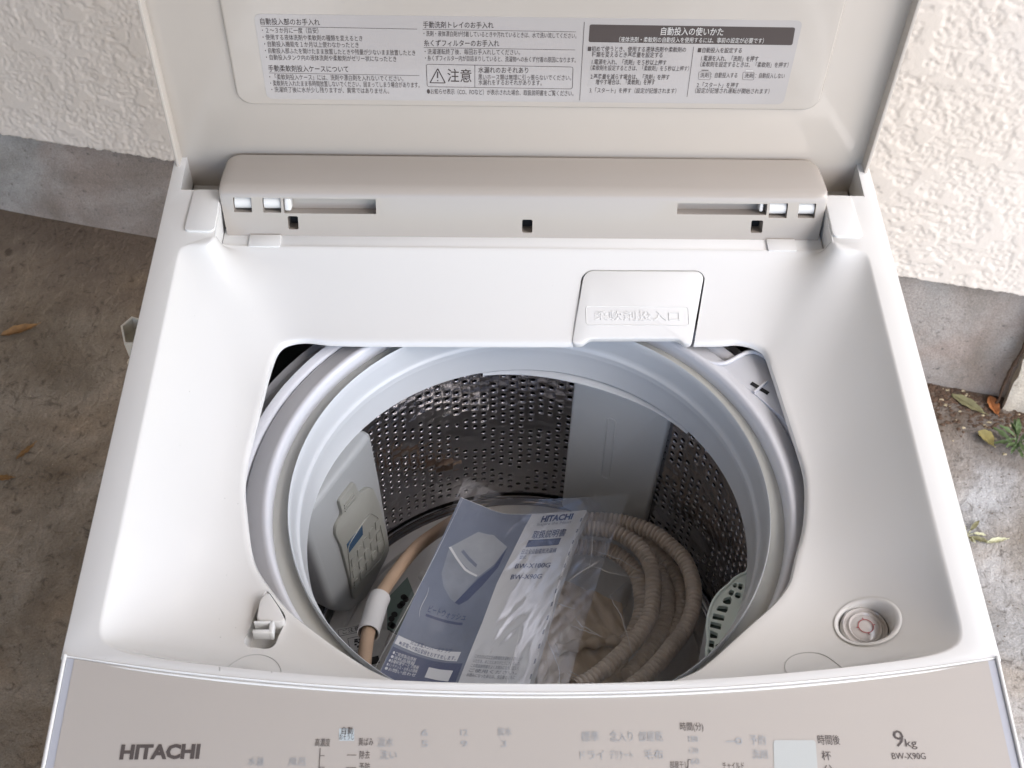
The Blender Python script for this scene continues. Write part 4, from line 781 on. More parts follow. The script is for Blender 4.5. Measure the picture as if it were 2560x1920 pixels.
def outline(mb, q, r_, w, fr):
    q = [tuple(p) for p in q]; po = roundpoly(q, r_); cx = sum(p[0] for p in q) / 4; cy = sum(p[1] for p in q) / 4
    n = len(po)
    pi = []
    for i in range(n):
        a = Vector(po[i - 1]); b = Vector(po[(i + 1) % n]); d = (b - a).normalized(); nn = Vector((-d.y, d.x)); c = Vector(po[i])
        if (Vector((cx, cy)) - c).dot(nn) < 0: nn = -nn
        pi.append(tuple(c + nn * w))
    mb.add([fr(*p) for p in po] + [fr(*p) for p in pi], [(i, (i + 1) % n, n + (i + 1) % n, n + i) for i in range(n)])
outline(mbs[0], G['boxes'][0], 0.0022, 0.0004, F1)
for q in G['boxes'][1:]: outline(mbs[0], q, 0.0012, 0.00025, F1)
line(mbs[0], *G['dashes'][0], 0.0007, F1)
t = G['tri']
for i in range(3): line(mbs[0], t[i], t[(i + 1) % 3], 0.0008, F1)
line(mbs[0], G['bang'][0], G['bang'][1], 0.0010, F1); line(mbs[0], (G['bang'][2][0] - 0.0005, G['bang'][2][1]), (G['bang'][2][0] + 0.0005, G['bang'][2][1]), 0.001, F1)
mbs[0].build('printed_text', M['print_dark'], lab)
q = roundpoly(G['bar'], 0.0018); mesh('headline_bar', [LF(a, b, 0.0003) for a, b in q], [tuple(range(len(q)))], M['print_dark'], lab)
F1b = mbs[1].build('headline_text', M['print_light'], lab)
mb = MB(); line(mb, *G['dashes'][1], 0.0007, F1); mb.build('pale_dash', M['print_light'], lab)

# hinge cover across the lid foot
fv = Vector((0, 0.015, 0.035)).normalized(); fn = Vector((1, 0, 0)).cross(fv) * -1        # fn points away from the viewer
if fn.y < 0: fn = -fn
def CF(a, t, h=0.0): p = Vector((a, 0.392, -0.025)) + fv * t + fn * h; return (p.x, p.y, p.z)
prof = [(0.3935, -0.0262), (0.3925, -0.0240), (0.3975, -0.0122), (0.4055, 0.0065), (0.4075, 0.0098), (0.4105, 0.0120), (0.4150, 0.0130), (0.4350, 0.0108), (0.4555, 0.0070), (0.4565, -0.004), (0.4460, -0.022), (0.4150, -0.030), (0.3960, -0.0285)]
xsn = []; Rr = 0.012
for e in (0, 0.0006, 0.0018, 0.0036, 0.006, 0.009, 0.012): xsn.append(e)
secs = [(-0.2422 + e, e) for e in xsn] + [(x, 0.012) for x in np.linspace(-0.20, 0.20, 9)] + [(0.2422 - e, e) for e in xsn[::-1]]
V = []; F = []
for x, e in secs:
    sh = Rr - math.sqrt(max(0, Rr * Rr - (Rr - e) ** 2)) if e < Rr else 0
    for k, (y, z) in enumerate(prof):
        back = min(1, max(0, (y - 0.41) / 0.045)); 
        kx = 1 - 0.0175 * min(1, max(0, (0.010 - z) / 0.036)) if y < 0.42 else 1.0
        V.append((x * kx, y - sh * back * 1.0, z - sh * 0.12 * (1 if z > 0 else 0)))
n = len(prof)
for i in range(len(secs) - 1):
    for k in range(n): F.append((i * n + k, i * n + (k + 1) % n, (i + 1) * n + (k + 1) % n, (i + 1) * n + k))
F.append(tuple(range(n))); F.append(tuple(range((len(secs) - 1) * n + n - 1, (len(secs) - 1) * n - 1, -1)))
hc = mesh('hinge_cover', V, F, M['beige_cover'], WM, 28)
def slotrect(q): xs_ = sorted(p[0] for p in q); ts = sorted(p[1] for p in q); return (xs_[0] + xs_[1]) / 2, (ts[0] + ts[1]) / 2, (xs_[2] + xs_[3]) / 2, (ts[2] + ts[3]) / 2
cs = []; floors = []
for i, q in enumerate(G['slots']):
    x0, y0, x1, y1 = slotrect(q); deep = 0.019 if i in (3, 4, 7) else 0.013
    r_ = 0.0012 if i in (3, 4, 7) else 0.0006
    cs.append(cutter(roundrect(x0, y0, x1, y1, r_, 2), -0.006, deep, WM, CF)); floors.append((x0, y0, x1, y1, deep, i))
cut(hc, cs); 
for x0, y0, x1, y1, deep, i in floors:
    if i in (3, 4, 7):
        mb = MB(); mb.box(x0 - 0.001, y0 - 0.001, deep - 0.0035, x1 + 0.001, y1 + 0.001, deep - 0.003, CF); mb.build('latch_hole', M['dark'], hc)
    if i in (0, 1, 5, 6):
        pth = [Vector(CF(x0 + 0.0006, (y0 + y1) / 2 + 0.001, 0.0075)), Vector(CF(x1 - 0.0006, (y0 + y1) / 2 + 0.001, 0.0075))]
        tube('hinge_roller', pth, 0.0058, M['white_matte'], hc, 24)
    if i == 2:
        mb = MB(); mb.box(x0 + 0.0004, y0 + 0.0016, 0.001, x0 + 0.0058, y1 - 0.0002, 0.012, CF); o = mb.build('hinge_end', M['white_matte'], hc); bevel(o, 0.0015, 3)
    if i == 8:
        mb = MB(); mb.box(x1 - 0.0055, y0 + 0.0016, 0.003, x1 - 0.0025, y1 - 0.0002, 0.012, CF); o = mb.build('hinge_end', M['white_matte'], hc); bevel(o, 0.001, 3)

# ------------------------------------------------------------------ tub, ring, drum
CC = (CX, CY)
tub = lathe('tub_cover', [(0.1835, -0.100), (0.1838, -0.066), (0.1848, -0.0585), (0.1862, -0.0556), (0.1885, -0.0550), (0.1910, -0.0562), (0.1940, -0.0578), (0.2020, -0.0605), (0.2038, -0.0615), (0.2046, -0.0650), (0.2056, -0.0618), (0.2085, -0.0600), (0.2130, -0.0598), (0.2145, -0.0625), (0.2160, -0.0730), (0.2220, -0.0760), (0.2240, -0.0720), (0.2300, -0.0720), (0.2310, -0.115)], M['tub_plastic'], WM, CC, 160, 50)
lathe('tub_gap', [(0.1716, -0.0685), (0.1760, -0.0672), (0.1800, -0.0668), (0.1850, -0.0680)], M['seal'], WM, CC, 96)
lathe('outer_tub', [(0.232, -0.116), (0.250, -0.120), (0.250, -0.50), (0.001, -0.50)], M['dark'], WM, CC, 64)
# bracket with its moulded corner on the right rear of the tub cover
ck = [tuple(p) for p in G['corner']]
brk = [ck[0], ck[1], ck[2], ck[3], (0.212, 0.262), (0.222, 0.215), (0.2085, 0.197), (0.190, 0.232), (0.170, 0.262), (0.150, 0.285)]
brk = [(0.1290, 0.2985), (0.1462, 0.2890), (0.1560, 0.2888), (0.1790, 0.3040), (0.2230, 0.2700), (0.2330, 0.2000), (0.2110, 0.1950), (0.1950, 0.2360), (0.1720, 0.2650), (0.1480, 0.2820)]
bw = prism('tub_bracket', roundpoly(brk, 0.006, 4), -0.085, -0.0588, M['tub_plastic'], WM, None, 0.0012, 2)
rimp = [Vector((x, y, -0.0572)) for x, y in roundpoly([(0.1290, 0.2985), (0.1462, 0.2890), (0.1560, 0.2888), (0.1790, 0.3040), (0.2230, 0.2700)], 0.008, 5)][3:-3]
o = tube('bracket_rib', rimp, 0.0019, M['tub_plastic'], bw, 8)
cr = G['cross']
mb = MB()
def ob(mb, a, b, w, z0, z1):
    a = Vector(a); b = Vector(b); d = (b - a).normalized(); n_ = Vector((-d.y, d.x)) * w / 2
    q = [tuple(a + n_), tuple(b + n_), tuple(b - n_), tuple(a - n_)]; mb.add(*prism_data(q, z0, z1))
ob(mb, (0.1745, 0.2705), (0.1865, 0.2600), 0.0035, -0.0586, -0.0584); mb.build('bracket_slot', M['dark'], bw)
mb = MB(); ob(mb, (0.1755, 0.2600), (0.1870, 0.2715), 0.0014, -0.0588, -0.0562); mb.build('bracket_cross', M['tub_plastic'], bw)

ring = lathe('balance_ring', [(0.1690, -0.100), (0.1710, -0.075), (0.1727, -0.0630), (0.1728, -0.0602), (0.1722, -0.0588), (0.1714, -0.0598), (0.1702, -0.0660), (0.1690, -0.0770), (0.1685, -0.0795), (0.1675, -0.0812), (0.1664, -0.0820), (0.1660, -0.0835), (0.1663, -0.0852), (0.1658, -0.0862), (0.1660, -0.0885), (0.1655, -0.0950), (0.1643, -0.1060), (0.1636, -0.1100), (0.1660, -0.1120), (0.1810, -0.1122)], M['ring_plastic'], WM, CC, 192, 60)
# thin crescent lip under the ring above the smooth drum panel
V = []; F = []
for i in range(61):
    a = R(38 + 64 * i / 60); w = 0.0052 * math.sin(math.pi * i / 60) ** 1.4
    for rr_, z in ((0.1655, -0.1125), (0.1640 - w, -0.1135), (0.1637 - w, -0.1142), (0.1642 - w, -0.1150), (0.1670, -0.1165)): V.append((CX + rr_ * math.cos(a), CY + rr_ * math.sin(a), z))
for i in range(60):
    for k in range(4): F.append((i * 5 + k, i * 5 + k + 1, (i + 1) * 5 + k + 1, (i + 1) * 5 + k))
mesh('ring_lip', V, F, M['ring_plastic'], ring, 50)
# perforated steel wall built cell by cell: each hole is a real, flared opening
NC = 138; RH = 0.0088; RD = 0.1815; da = 2 * math.pi / NC
V = []; F = []
def inside_panel(deg): return 50.5 < deg < 74.5 or 138 < deg < 170
hr = random.Random(5)
def P_(a, z, r_): return (CX + r_ * math.cos(a), CY + r_ * math.sin(a), z)
for i in range(NC):
    a0 = i * da; deg = math.degrees(a0 + da / 2)
    if inside_panel(deg):
        n = len(V); V += [P_(a0, -0.110, RD), P_(a0 + da, -0.110, RD), P_(a0 + da, -0.325, RD), P_(a0, -0.325, RD)]; F.append((n, n + 1, n + 2, n + 3)); continue
    zoff = 0.0044 * (i % 2) + 0.0026 * math.sin(i * 0.55) + 0.0016 * math.sin(i * 1.7)
    z = -0.100 + zoff
    row = 0
    z = -0.116 + (zoff % RH)
    n = len(V); V += [P_(a0, -0.110, RD), P_(a0 + da, -0.110, RD), P_(a0 + da, z, RD), P_(a0, z, RD)]; F.append((n, n + 1, n + 2, n + 3))
    while z - RH > -0.308:
        ca = a0 + da / 2 + hr.uniform(-.06, .06) * da; cz = z - RH / 2 + hr.uniform(-.05, .05) * RH
        gap = math.sin(i * 0.62 + 1.1 * math.sin(row * 0.9)) * math.sin(row * 0.75 + i * 0.21)
        hole = gap < 0.48 and not (row % 7 == 3 and i % 5 in (1, 2))
        big = False
        n = len(V)
        oc = [(1, 0), (1, 1), (0, 1), (-1, 1), (-1, 0), (-1, -1), (0, -1), (1, -1)]
        V += [P_(a0 + da / 2 + dx * da / 2, z - RH / 2 + dz * RH / 2, RD) for dx, dz in oc]
        if not hole:
            V.append(P_(a0 + da / 2, z - RH / 2, RD + 0.0004)); F += [(n + k, n + (k + 1) % 8, n + 8) for k in range(8)]
        else:
            for rr_, dr in ((0.0029, 0.0), (0.00235, 0.00025), (0.0021, 0.0008), (0.0020, 0.0026)):
                V += [P_(ca + rr_ / RD * math.cos(R(45 * k)), cz + rr_ * math.sin(R(45 * k)), RD + dr) for k in range(8)]
            for q in range(4):
                F += [(n + q * 8 + k, n + q * 8 + (k + 1) % 8, n + (q + 1) * 8 + (k + 1) % 8, n + (q + 1) * 8 + k) for k in range(8)]
        z -= RH; row += 1
    n = len(V); V += [P_(a0, z, RD), P_(a0 + da, z, RD), P_(a0 + da, -0.308, RD), P_(a0, -0.308, RD)]; F.append((n, n + 1, n + 2, n + 3))
    if i % 9 == 4 and not inside_panel(deg):
        for zz_ in (-0.1475,): pass
dw = mesh('perforated_drum', V, F, M['steel'], WM, None)
for p in dw.data.polygons: p.use_smooth = True
dw.data.set_sharp_from_angle(angle=R(70))
lathe('drum_foot', [(0.1815, -0.306), (0.1835, -0.309), (0.1830, -0.3115), (0.1800, -0.3120), (0.1790, -0.3150), (0.1760, -0.3165), (0.1740, -0.3190)], M['steel'], dw, CC, 128, 60)
lathe('drum_shell', [(0.186, -0.112), (0.186, -0.33)], M['dark'], dw, CC, 64)
pul = lathe('pulsator', [(0.1745, -0.3190), (0.1700, -0.3170), (0.1610, -0.3175), (0.1590, -0.3205), (0.1575, -0.3180), (0.140, -0.3230), (0.10, -0.3300), (0.05, -0.3250), (0.02, -0.3120), (0.0001, -0.3100)], M['pulsator'], WM, CC, 128, 50)
for k in range(4):
    a = R(25 + 90 * k); pth = [Vector((CX + q * math.cos(a + 2.2 * q), CY + q * math.sin(a + 2.2 * q), -0.3255)) for q in np.linspace(0.03, 0.135, 12)]
    tube('pulsator_fin', pth, lambda i: 0.010 * math.sin(math.pi * (i + 1) / 13) + 0.002, M['pulsator'], pul, 10)

# smooth panel on the right rear of the drum
th2 = R(62); th1 = R(151)
def PL(th, t, h, d): return (CX + math.cos(th) * d - math.sin(th) * t, CY + math.sin(th) * d + math.cos(th) * t, h)
FR2 = lambda a, b, h: PL(th2, a, b, 0.17 + h)
pr = prism('drum_panel', roundpoly([(0.0425, -0.108), (0.0447, -0.318), (-0.0375, -0.318), (-0.0462, -0.108)], 0.004), 0.0, 0.016, M['drum_panel'], WM, FR2, 0.003, 3)
slot = roundrect(0.0010, -0.2445, 0.0086, -0.1600, 0.0035, 5)
V, F = tube_data([Vector(PL(th2, a, b, 0.1698)) for a, b in slot], 0.0007, 6, True); mesh('panel_rib', V, F, M['drum_panel'], pr, 60)
mb = MB()
for sx in (-0.0445, 0.0443): mb.box(sx - 0.0012, -0.316, 0.008, sx + 0.0012, -0.112, 0.016, FR2)
mb.build('panel_edge', M['dark'], pr)
# lint filter housing on the left wall with its beige cover
FR1 = lambda d: (lambda a, b, h: PL(th1, a, b, d + h))
hs = [(-0.0223, -0.1000), (-0.0322, -0.1793), (-0.0390, -0.2815), (-0.0362, -0.2989), (-0.0100, -0.3120), (0.0062, -0.3175), (0.0300, -0.3050), (0.0438, -0.2843), (0.0527, -0.2686), (0.0596, -0.2129), (0.0683, -0.14), (0.068, -0.1000)]
hs = [(-0.0260, -0.1100)] + hs[1:-1] + [(0.066, -0.1100)]
ho = prism('filter_housing', roundpoly(hs, 0.006), 0.0, 0.022, M['housing'], WM, FR1(0.1535), 0.006, 4)
ins = prism('filter_cover', roundpoly(G['insert'], 0.0035, 3), 0.0, 0.0035, M['insert'], ho, FR1(0.1505), 0.0008, 2)
prism('filter_window', G['insertwin'], 0.0, 0.0010, M['window_blue'], ho, FR1(0.1500), 0.0)
V, F = tube_data([Vector(PL(th1, a, b, 0.1502)) for a, b in roundpoly(G['frame2'], 0.006, 4)], 0.0006, 6, True); mesh('filter_frame', V, F, M['insert'], ho, 60)
mb = MB()
for r_ in range(3):
    for c in range(5):
        a = -0.020 + c * 0.0095; b = -0.218 - r_ * 0.0175 - c * 0.0015
        mb.add(*prism_data(roundrect(a, b - 0.0125, a + 0.0062, b, 0.0018, 2), 0.0, 0.0012, FR1(0.1495)))
o = mb.build('filter_ribs', M['insert'], ho, 40)
mb = MB()
for k in range(3): mb.box(0.010, -0.1465 - k * 0.004, -0.0008, 0.024, -0.1452 - k * 0.004, 0.0005, FR1(0.1500))
mb.build('finger_grip', M['insert'], ho)
mb = MB(); mb.add(*prism_data([(-0.010, -0.318), (0.004, -0.318), (0.002, -0.3245), (-0.010, -0.3245)], 0.006, 0.022, FR1(0.1535))); mb.build('housing_foot', M['dark'], ho)

# mint green lint filter grid on the right
ZM = -0.116
mf = prism('lint_filter', roundpoly(G['mint_rim'], 0.004, 3), ZM - 0.0045, ZM - 0.0004, M['mint'], WM)
cut(mf, [cutter(roundpoly(scaled(h, 1.06), 0.0008, 3), ZM - 0.01, ZM + 0.01, WM) for h in G['mint_holes']])
rim = [Vector((x, y, ZM - 0.0004)) for x, y in roundpoly(G['mint_rim'], 0.004, 3)]
tube('filter_rim', rim, 0.0012, M['mint'], mf, 8, True)
prism('filter_mesh', scaled(G['mint_rim'], 0.97), ZM - 0.016, ZM - 0.010, M['mint_dark'], mf)
wl = [(x, y) for x, y in G['mint_rim'][8:]]
mb = MB(); n = len(wl); mb.add([(x, y, ZM - 0.002) for x, y in wl] + [(x + 0.002, y + 0.001, ZM - 0.06) for x, y in wl], [(i, i + 1, n + i + 1, n + i) for i in range(n - 1)])
o = mb.build('filter_side', M['ring_plastic'], mf, 50); m_ = o.modifiers.new('s', 'SOLIDIFY'); m_.thickness = 0.0015; m_.offset = 0; bake(o)

# things seen on the drum floor
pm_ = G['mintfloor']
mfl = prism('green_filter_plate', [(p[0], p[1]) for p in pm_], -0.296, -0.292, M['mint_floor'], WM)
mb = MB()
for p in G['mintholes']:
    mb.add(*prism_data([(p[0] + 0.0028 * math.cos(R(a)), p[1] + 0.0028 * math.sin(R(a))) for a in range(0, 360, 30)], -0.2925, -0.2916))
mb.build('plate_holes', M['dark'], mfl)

# ------------------------------------------------------------------ things lying in the drum
sh = G['sheet']; sheet = thing('warning_card', (-0.10, 0.10, Z0 - 0.29), 'small white warning card with black print lying under the tan hose', 'card')
q = [tuple(p) for p in sh]
q[3] = (q[3][0], q[3][1] - 0.02, q[3][2]); q[4] = (q[4][0], q[4][1] - 0.02, q[4][2])
cz = q[0][2]
card = prism('card_sheet', [(p[0], p[1]) for p in q], cz - 0.0008, cz, M['sheet_white'], sheet)
a_, b_, c_, d2 = Vector(q[0]), Vector(q[1]), Vector(q[2]), Vector(q[3]); ux = (b_ - a_).normalized(); uy = Vector((-ux.y, ux.x, 0)) * -1
e_ = a_
mb = MB()
def CP(x, y, e=0.0004): p = e_ + ux * x + uy * y; return (p.x, p.y, cz + e)
def crect(mb, x0, y0, x1, y1): mb.add([CP(x0, y0), CP(x1, y0), CP(x1, y1), CP(x0, y1)], [(0, 1, 2, 3)])
W_ = 0.034
for (x0, y0, x1, y1) in ((0.0015, 0.0015, W_, 0.0019), (0.0015, 0.0015, 0.0019, 0.046), (0.0015, 0.0075, W_, 0.0079), (0.008, 0.0115, 0.008 + 0.0004, 0.029), (0.008, 0.0115, 0.024, 0.0119), (0.024, 0.0115, 0.0244, 0.029), (0.008, 0.0286, 0.024, 0.029), (0.004, 0.034, 0.030, 0.041)): crect(mb, x0, y0, x1, y1)
rr = random.Random(3)
for k in range(16):
    x = 0.010 + rr.random() * 0.011; y = 0.0135 + rr.random() * 0.0085; crect(mb, x, y, x + 0.0012 + rr.random() * 0.002, y + 0.0008 + rr.random() * 0.0015)
add_text(mb, ['ご注意', 0.005, 0.0065, 0.020, 0.0065, -0.0042, 1, 0], lambda a, b: CP(a, b))
add_text(mb, ['お願い', 0.010, 0.0275, 0.022, 0.0275, -0.0036, 1, 0], lambda a, b: CP(a, b))
mb.build('card_print', M['ink_black'], card)

ih = thing('inlet_hose', (-0.10, 0.15, Z0 - 0.28), 'smooth tan rubber hose with a white sleeve curving along the left of the drum', 'hose')
hp = resample(catmull(G['inlet'], 8), 0.003)
tube('hose_tube', hp, 0.0056, M['hose_tan'], ih, 20)
L0, L1 = Vector(G['inlet'][6]), Vector(G['inlet'][8])
i0_ = min(range(len(hp)), key=lambda i: (hp[i] - L0).length); i1_ = min(range(len(hp)), key=lambda i: (hp[i] - L1).length)
Vt, Ft = tube_data(hp[i0_:i1_ + 1], 0.0082, 28, False, False); o = mesh('sleeve', Vt, Ft, M['hose_sleeve'], ih, 60); solid(o, 0.0006, 1); bake(o, 60)

dh = thing('drain_hose', (0.07, 0.16, Z0 - 0.28), 'ribbed greyish brown drain hose coiled in loops on the right of the drum', 'hose')
PITCH = 0.0042
def ribbed(pts, r0, name='hose_loop'):
    pth = resample(catmull(pts, 10), PITCH / 6)
    prof = [0.0, 0.85, 1.0, 1.0, 0.92, 0.80]
    k_ = [-0.0013, 0.0000, 0.0004, 0.0006, 0.0005, 0.0001]
    V, F = tube_data(pth, lambda i: r0 + k_[i % 6], 18, False, True)
    return mesh(name, V, F, M['drain_hose'], dh, 80)
for i, c in enumerate(G['coil']): ribbed(c, 0.0066)

# beige folded sheet inside the coil
fs = thing('beige_sheet', (0.03, 0.13, Z0 - 0.29), 'crumpled beige plastic sheet lying inside the coiled hose under the clear bag', 'sheet')
A_, B_ = np.meshgrid(np.linspace(0, 1, 90), np.linspace(0, 1, 90))
X = 0.005 + 0.085 * A_; Y = 0.045 + 0.190 * B_ * (1 - 0.12 * A_)
Zs = -0.254 - 0.022 * A_ + 0.006 * fbm(X * 35, Y * 16, 3, 81) + 0.004 * np.abs(noise2(X * 60 + Y * 40, Y * 20, 83)) - 0.012 * B_ ** 4
grid_mesh('sheet_surface', np.stack([X, Y, Zs], -1), M['beige_sheet'], fs)
fold = MB()
for k, (x0, y0, x1, y1) in enumerate(((0.013, 0.055, 0.036, 0.125), (0.022, 0.052, 0.058, 0.105), (0.030, 0.150, 0.085, 0.165), (0.008, 0.06, 0.018, 0.14))):
    pth = [Vector((x0 + (x1 - x0) * t, y0 + (y1 - y0) * t, -0.2515 - 0.02 * (x0 + (x1 - x0) * t) / 0.085 + 0.004 * math.sin(3 * t))) for t in np.linspace(0, 1, 24)]
    Vv, Ff = tube_data(pth, lambda i: 0.0045 + 0.0015 * math.sin(i * 0.9 + k), 8); fold.add(Vv, Ff)
fold.build('sheet_fold', M['beige_sheet'], fs, 60)

# instruction booklet
bk_ = thing('instruction_booklet', (0.0, 0.17, Z0 - 0.24), 'blue and white instruction booklet in a clear sleeve leaning on the hoses inside the drum', 'booklet')
Bp = np.array(G['book'])
def Rr_(i, u):
    x = min(max(u, 0), 1) * 5; j = min(int(x), 4); f = x - j
    pts = Bp[i]; p0 = pts[max(j - 1, 0)]; p1 = pts[j]; p2 = pts[j + 1]; p3 = pts[min(j + 2, 5)]
    c = 0.5 * ((2 * p1) + (-p0 + p2) * f + (2 * p0 - 5 * p1 + 4 * p2 - p3) * f * f + (-p0 + 3 * p1 - 3 * p2 + p3) * f ** 3)
    if u < 0: c = c + (pts[1] - pts[0]) * 5 * u
    if u > 1: c = c + (pts[5] - pts[4]) * 5 * (u - 1)
    return c
def BS(u, w): a, b, c = Rr_(0, u), Rr_(1, u), Rr_(2, u); return a * (2 * (w - .5) * (w - 1)) + b * (-4 * w * (w - 1)) + c * (2 * w * (w - .5))
bn = np.cross(BS(1, .5) - BS(0, .5), BS(.5, 0) - BS(.5, 1)); bn = bn / np.linalg.norm(bn)
if bn[2] < 0: bn = -bn
def BF(u, w, h=0.0): return tuple(BS(u, w) + bn * h)
U, Wv = np.linspace(0, 1, 40), np.linspace(0, 1, 30)
pg = grid_mesh('cover_page', np.array([[BF(u, w, 0) for u in U] for w in Wv]), M['paper'], bk_); solid(pg, 0.0006, 0); bake(pg)
for k in range(4):
    e = 0.0012 * (k + 1); grid_mesh('page', np.array([[BF(u * (1 + 0.005 * (k + 1)), w + 0.0015 * k, -e) for u in U] for w in Wv]), M['paper'], bk_)
def flat(poly, h, m, name, par=None, step=0.08):
    """print area: the polygon is cut into a fine grid so that it follows the curl of the page"""
    bmx = bmesh.new(); vs = [bmx.verts.new((a, b, 0)) for a, b in poly]; bmx.faces.new(vs)
    xs_ = [p[0] for p in poly]; ys_ = [p[1] for p in poly]
    for ax, lo, hi in ((0, min(xs_), max(xs_)), (1, min(ys_), max(ys_))):
        c = lo + step
        while c < hi:
            co = (c, 0, 0) if ax == 0 else (0, c, 0); no = (1, 0, 0) if ax == 0 else (0, 1, 0)
            bmesh.ops.bisect_plane(bmx, geom=bmx.verts[:] + bmx.edges[:] + bmx.faces[:], plane_co=co, plane_no=no); c += step
    V = [BF(v.co.x, v.co.y, h) for v in bmx.verts]; bmx.verts.index_update(); F = [tuple(v.index for v in f.verts) for f in bmx.faces]; bmx.free()
    return mesh(name, V, F, M[m], par or pg, 40)
bs = G['bshapes']
flat(bs['blue'], 0.0005, 'paper_blue', 'blue_field', step=0.05)
flat(bs['mtop'], 0.0006, 'paper_light', 'machine_picture'); flat(bs['mfront'], 0.0006, 'paper_grey', 'machine_picture'); flat(bs['mside'], 0.0007, 'paper_navy', 'machine_picture'); flat(bs['marc'], 0.0008, 'paper', 'machine_picture')
flat(bs['mslot'], 0.0007, 'paper_blue', 'machine_picture')
flat(bs['bar1'], 0.0006, 'paper_navy', 'title_bar'); flat(bs['bar2'], 0.0007, 'paper_navy', 'title_bar')
flat(bs['dbox'], 0.0006, 'paper_navy', 'notice_box'); flat(bs['wbox'], 0.0007, 'paper', 'notice_box'); flat(bs['qbox'], 0.0008, 'paper', 'notice_box')
cols = {0: 'ink_navy', 1: 'paper', 2: 'ink_grey'}
for t in G['btexts']:
    t = list(t); t[5] = -t[5]; mb = MB(); add_text(mb, t, lambda a, b: BF(a, b, 0.0009)); mb.build('lettering', M[cols[t[7]]], pg)
mb = MB()
for k in range(14):
    w = 0.05 + k * 0.066; v = [BF(0.972, w, 0.0008), BF(0.99, w, 0.0008), BF(0.99, w + 0.022, 0.0008), BF(0.972, w + 0.022, 0.0008)]; mb.add(v, [(0, 1, 2, 3)])
mb.build('index_marks', M['ink_grey'], pg)

# clear sleeve of the booklet
sl_ = thing('clear_sleeve', (0.0, 0.17, Z0 - 0.235), 'clear plastic sleeve with glossy wrinkles round the blue booklet', 'plastic bag')
U, Wv = np.linspace(-0.035, 1.28, 120), np.linspace(-0.07, 1.02, 110)
uu, ww = np.meshgrid(U, Wv); nz_ = fbm(uu * 5, ww * 3.2, 3, 91); nz2 = np.abs(noise2(uu * 8 + ww * 6, ww * 5, 93))
Pn = np.array([[BS(U[j], Wv[i]) + bn * (0.0030 + 0.0009 * nz_[i, j] + 0.0004 * nz2[i, j] + 0.010 * max(0, U[j] - 1)) for j in range(len(U))] for i in range(len(Wv))])
grid_mesh('film', Pn, M['film_booklet'], sl_)
# clear bag round the coil
bg_ = thing('clear_bag', (0.08, 0.16, Z0 - 0.25), 'thin crinkled clear bag wrapped over the ribbed hose and beige sheet', 'plastic bag')
A_, B_ = np.meshgrid(np.linspace(0, 1, 170), np.linspace(0, 1, 170))
X = 0.012 + 0.125 * A_; Y = 0.045 + 0.215 * B_
cxx, cyy = 0.055, 0.145
rr2 = np.sqrt(((X - cxx) / 0.082) ** 2 + ((Y - cyy) / 0.108) ** 2)
dome = -0.229 - 0.030 * np.clip(rr2 - 0.75, 0, 2) ** 1.3 * 2.2
inner_d = 0.012 * np.clip(1 - ((X - 0.03) / 0.035) ** 2 - ((Y - 0.12) / 0.07) ** 2, 0, 1)
wr = 0.0038 * np.abs(fbm(X * 45 + Y * 30, Y * 22 - X * 30, 4, 101)) + 0.0025 * np.abs(noise2(X * 110 - Y * 60, Y * 40, 103))
Zb = dome - inner_d + wr
X2 = cxx + (X - cxx) * (1 - 0.03 * np.abs(fbm(Y * 30, X * 5, 2, 105)))
msk = rr2
grid_mesh('film', np.stack([X2, Y, Zb], -1), M['film_hose'], bg_)

# sharp folds in the films
cr_ = random.Random(23)
def zb(x, y):
    j = int(round((x - 0.012) / 0.125 * 169)); i = int(round((y - 0.045) / 0.215 * 169)); return Zb[min(max(i, 0), 169), min(max(j, 0), 169)]
fold_lines = [((0.052, 0.215), (0.075, 0.205), (0.100, 0.200)), ((0.060, 0.228), (0.080, 0.220), (0.102, 0.205)), ((0.040, 0.160), (0.055, 0.150), (0.066, 0.144)), ((0.044, 0.166), (0.050, 0.157), (0.064, 0.1445)),
              ((0.036, 0.118), (0.052, 0.108), (0.060, 0.102)), ((0.038, 0.121), (0.048, 0.112)), ((0.062, 0.098), (0.075, 0.080), (0.082, 0.066)), ((0.020, 0.150), (0.030, 0.120), (0.026, 0.080)), ((0.070, 0.190), (0.082, 0.160), (0.088, 0.130)), ((0.025, 0.180), (0.045, 0.172))]
for q in fold_lines:
    pth = [Vector((a + cr_.uniform(-.0006, .0006), b, zb(a, b) + 0.0006)) for a, b, _ in [tuple(v) for v in catmull([(a, b, 0) for a, b in q], 6)]]
    n = len(pth); tube('fold_line', pth, lambda i, n=n: 0.00008 + 0.00028 * math.sin(math.pi * (i + 0.5) / n), M['crease'], bg_, 5)
for u0, w0, u1, w1 in ((0.05, 0.02, -0.02, 0.9), (0.98, 0.12, 1.03, 0.75), (0.80, 0.62, 0.86, 0.98), (0.10, 0.42, 0.14, 0.56), (1.12, 0.10, 1.18, 0.42), (1.05, 0.45, 1.25, 0.36)):
    pth = [Vector(BF(u0 + (u1 - u0) * t + 0.012 * math.sin(5 * t + u0 * 9), w0 + (w1 - w0) * t, 0.0052 + 0.010 * max(0, u0 + (u1 - u0) * t - 1))) for t in np.linspace(0, 1, 16)]
    tube('fold_line', pth, lambda i: 0.00004 + 0.00014 * math.sin(math.pi * (i + 0.5) / 16), M['crease'], sl_, 5)
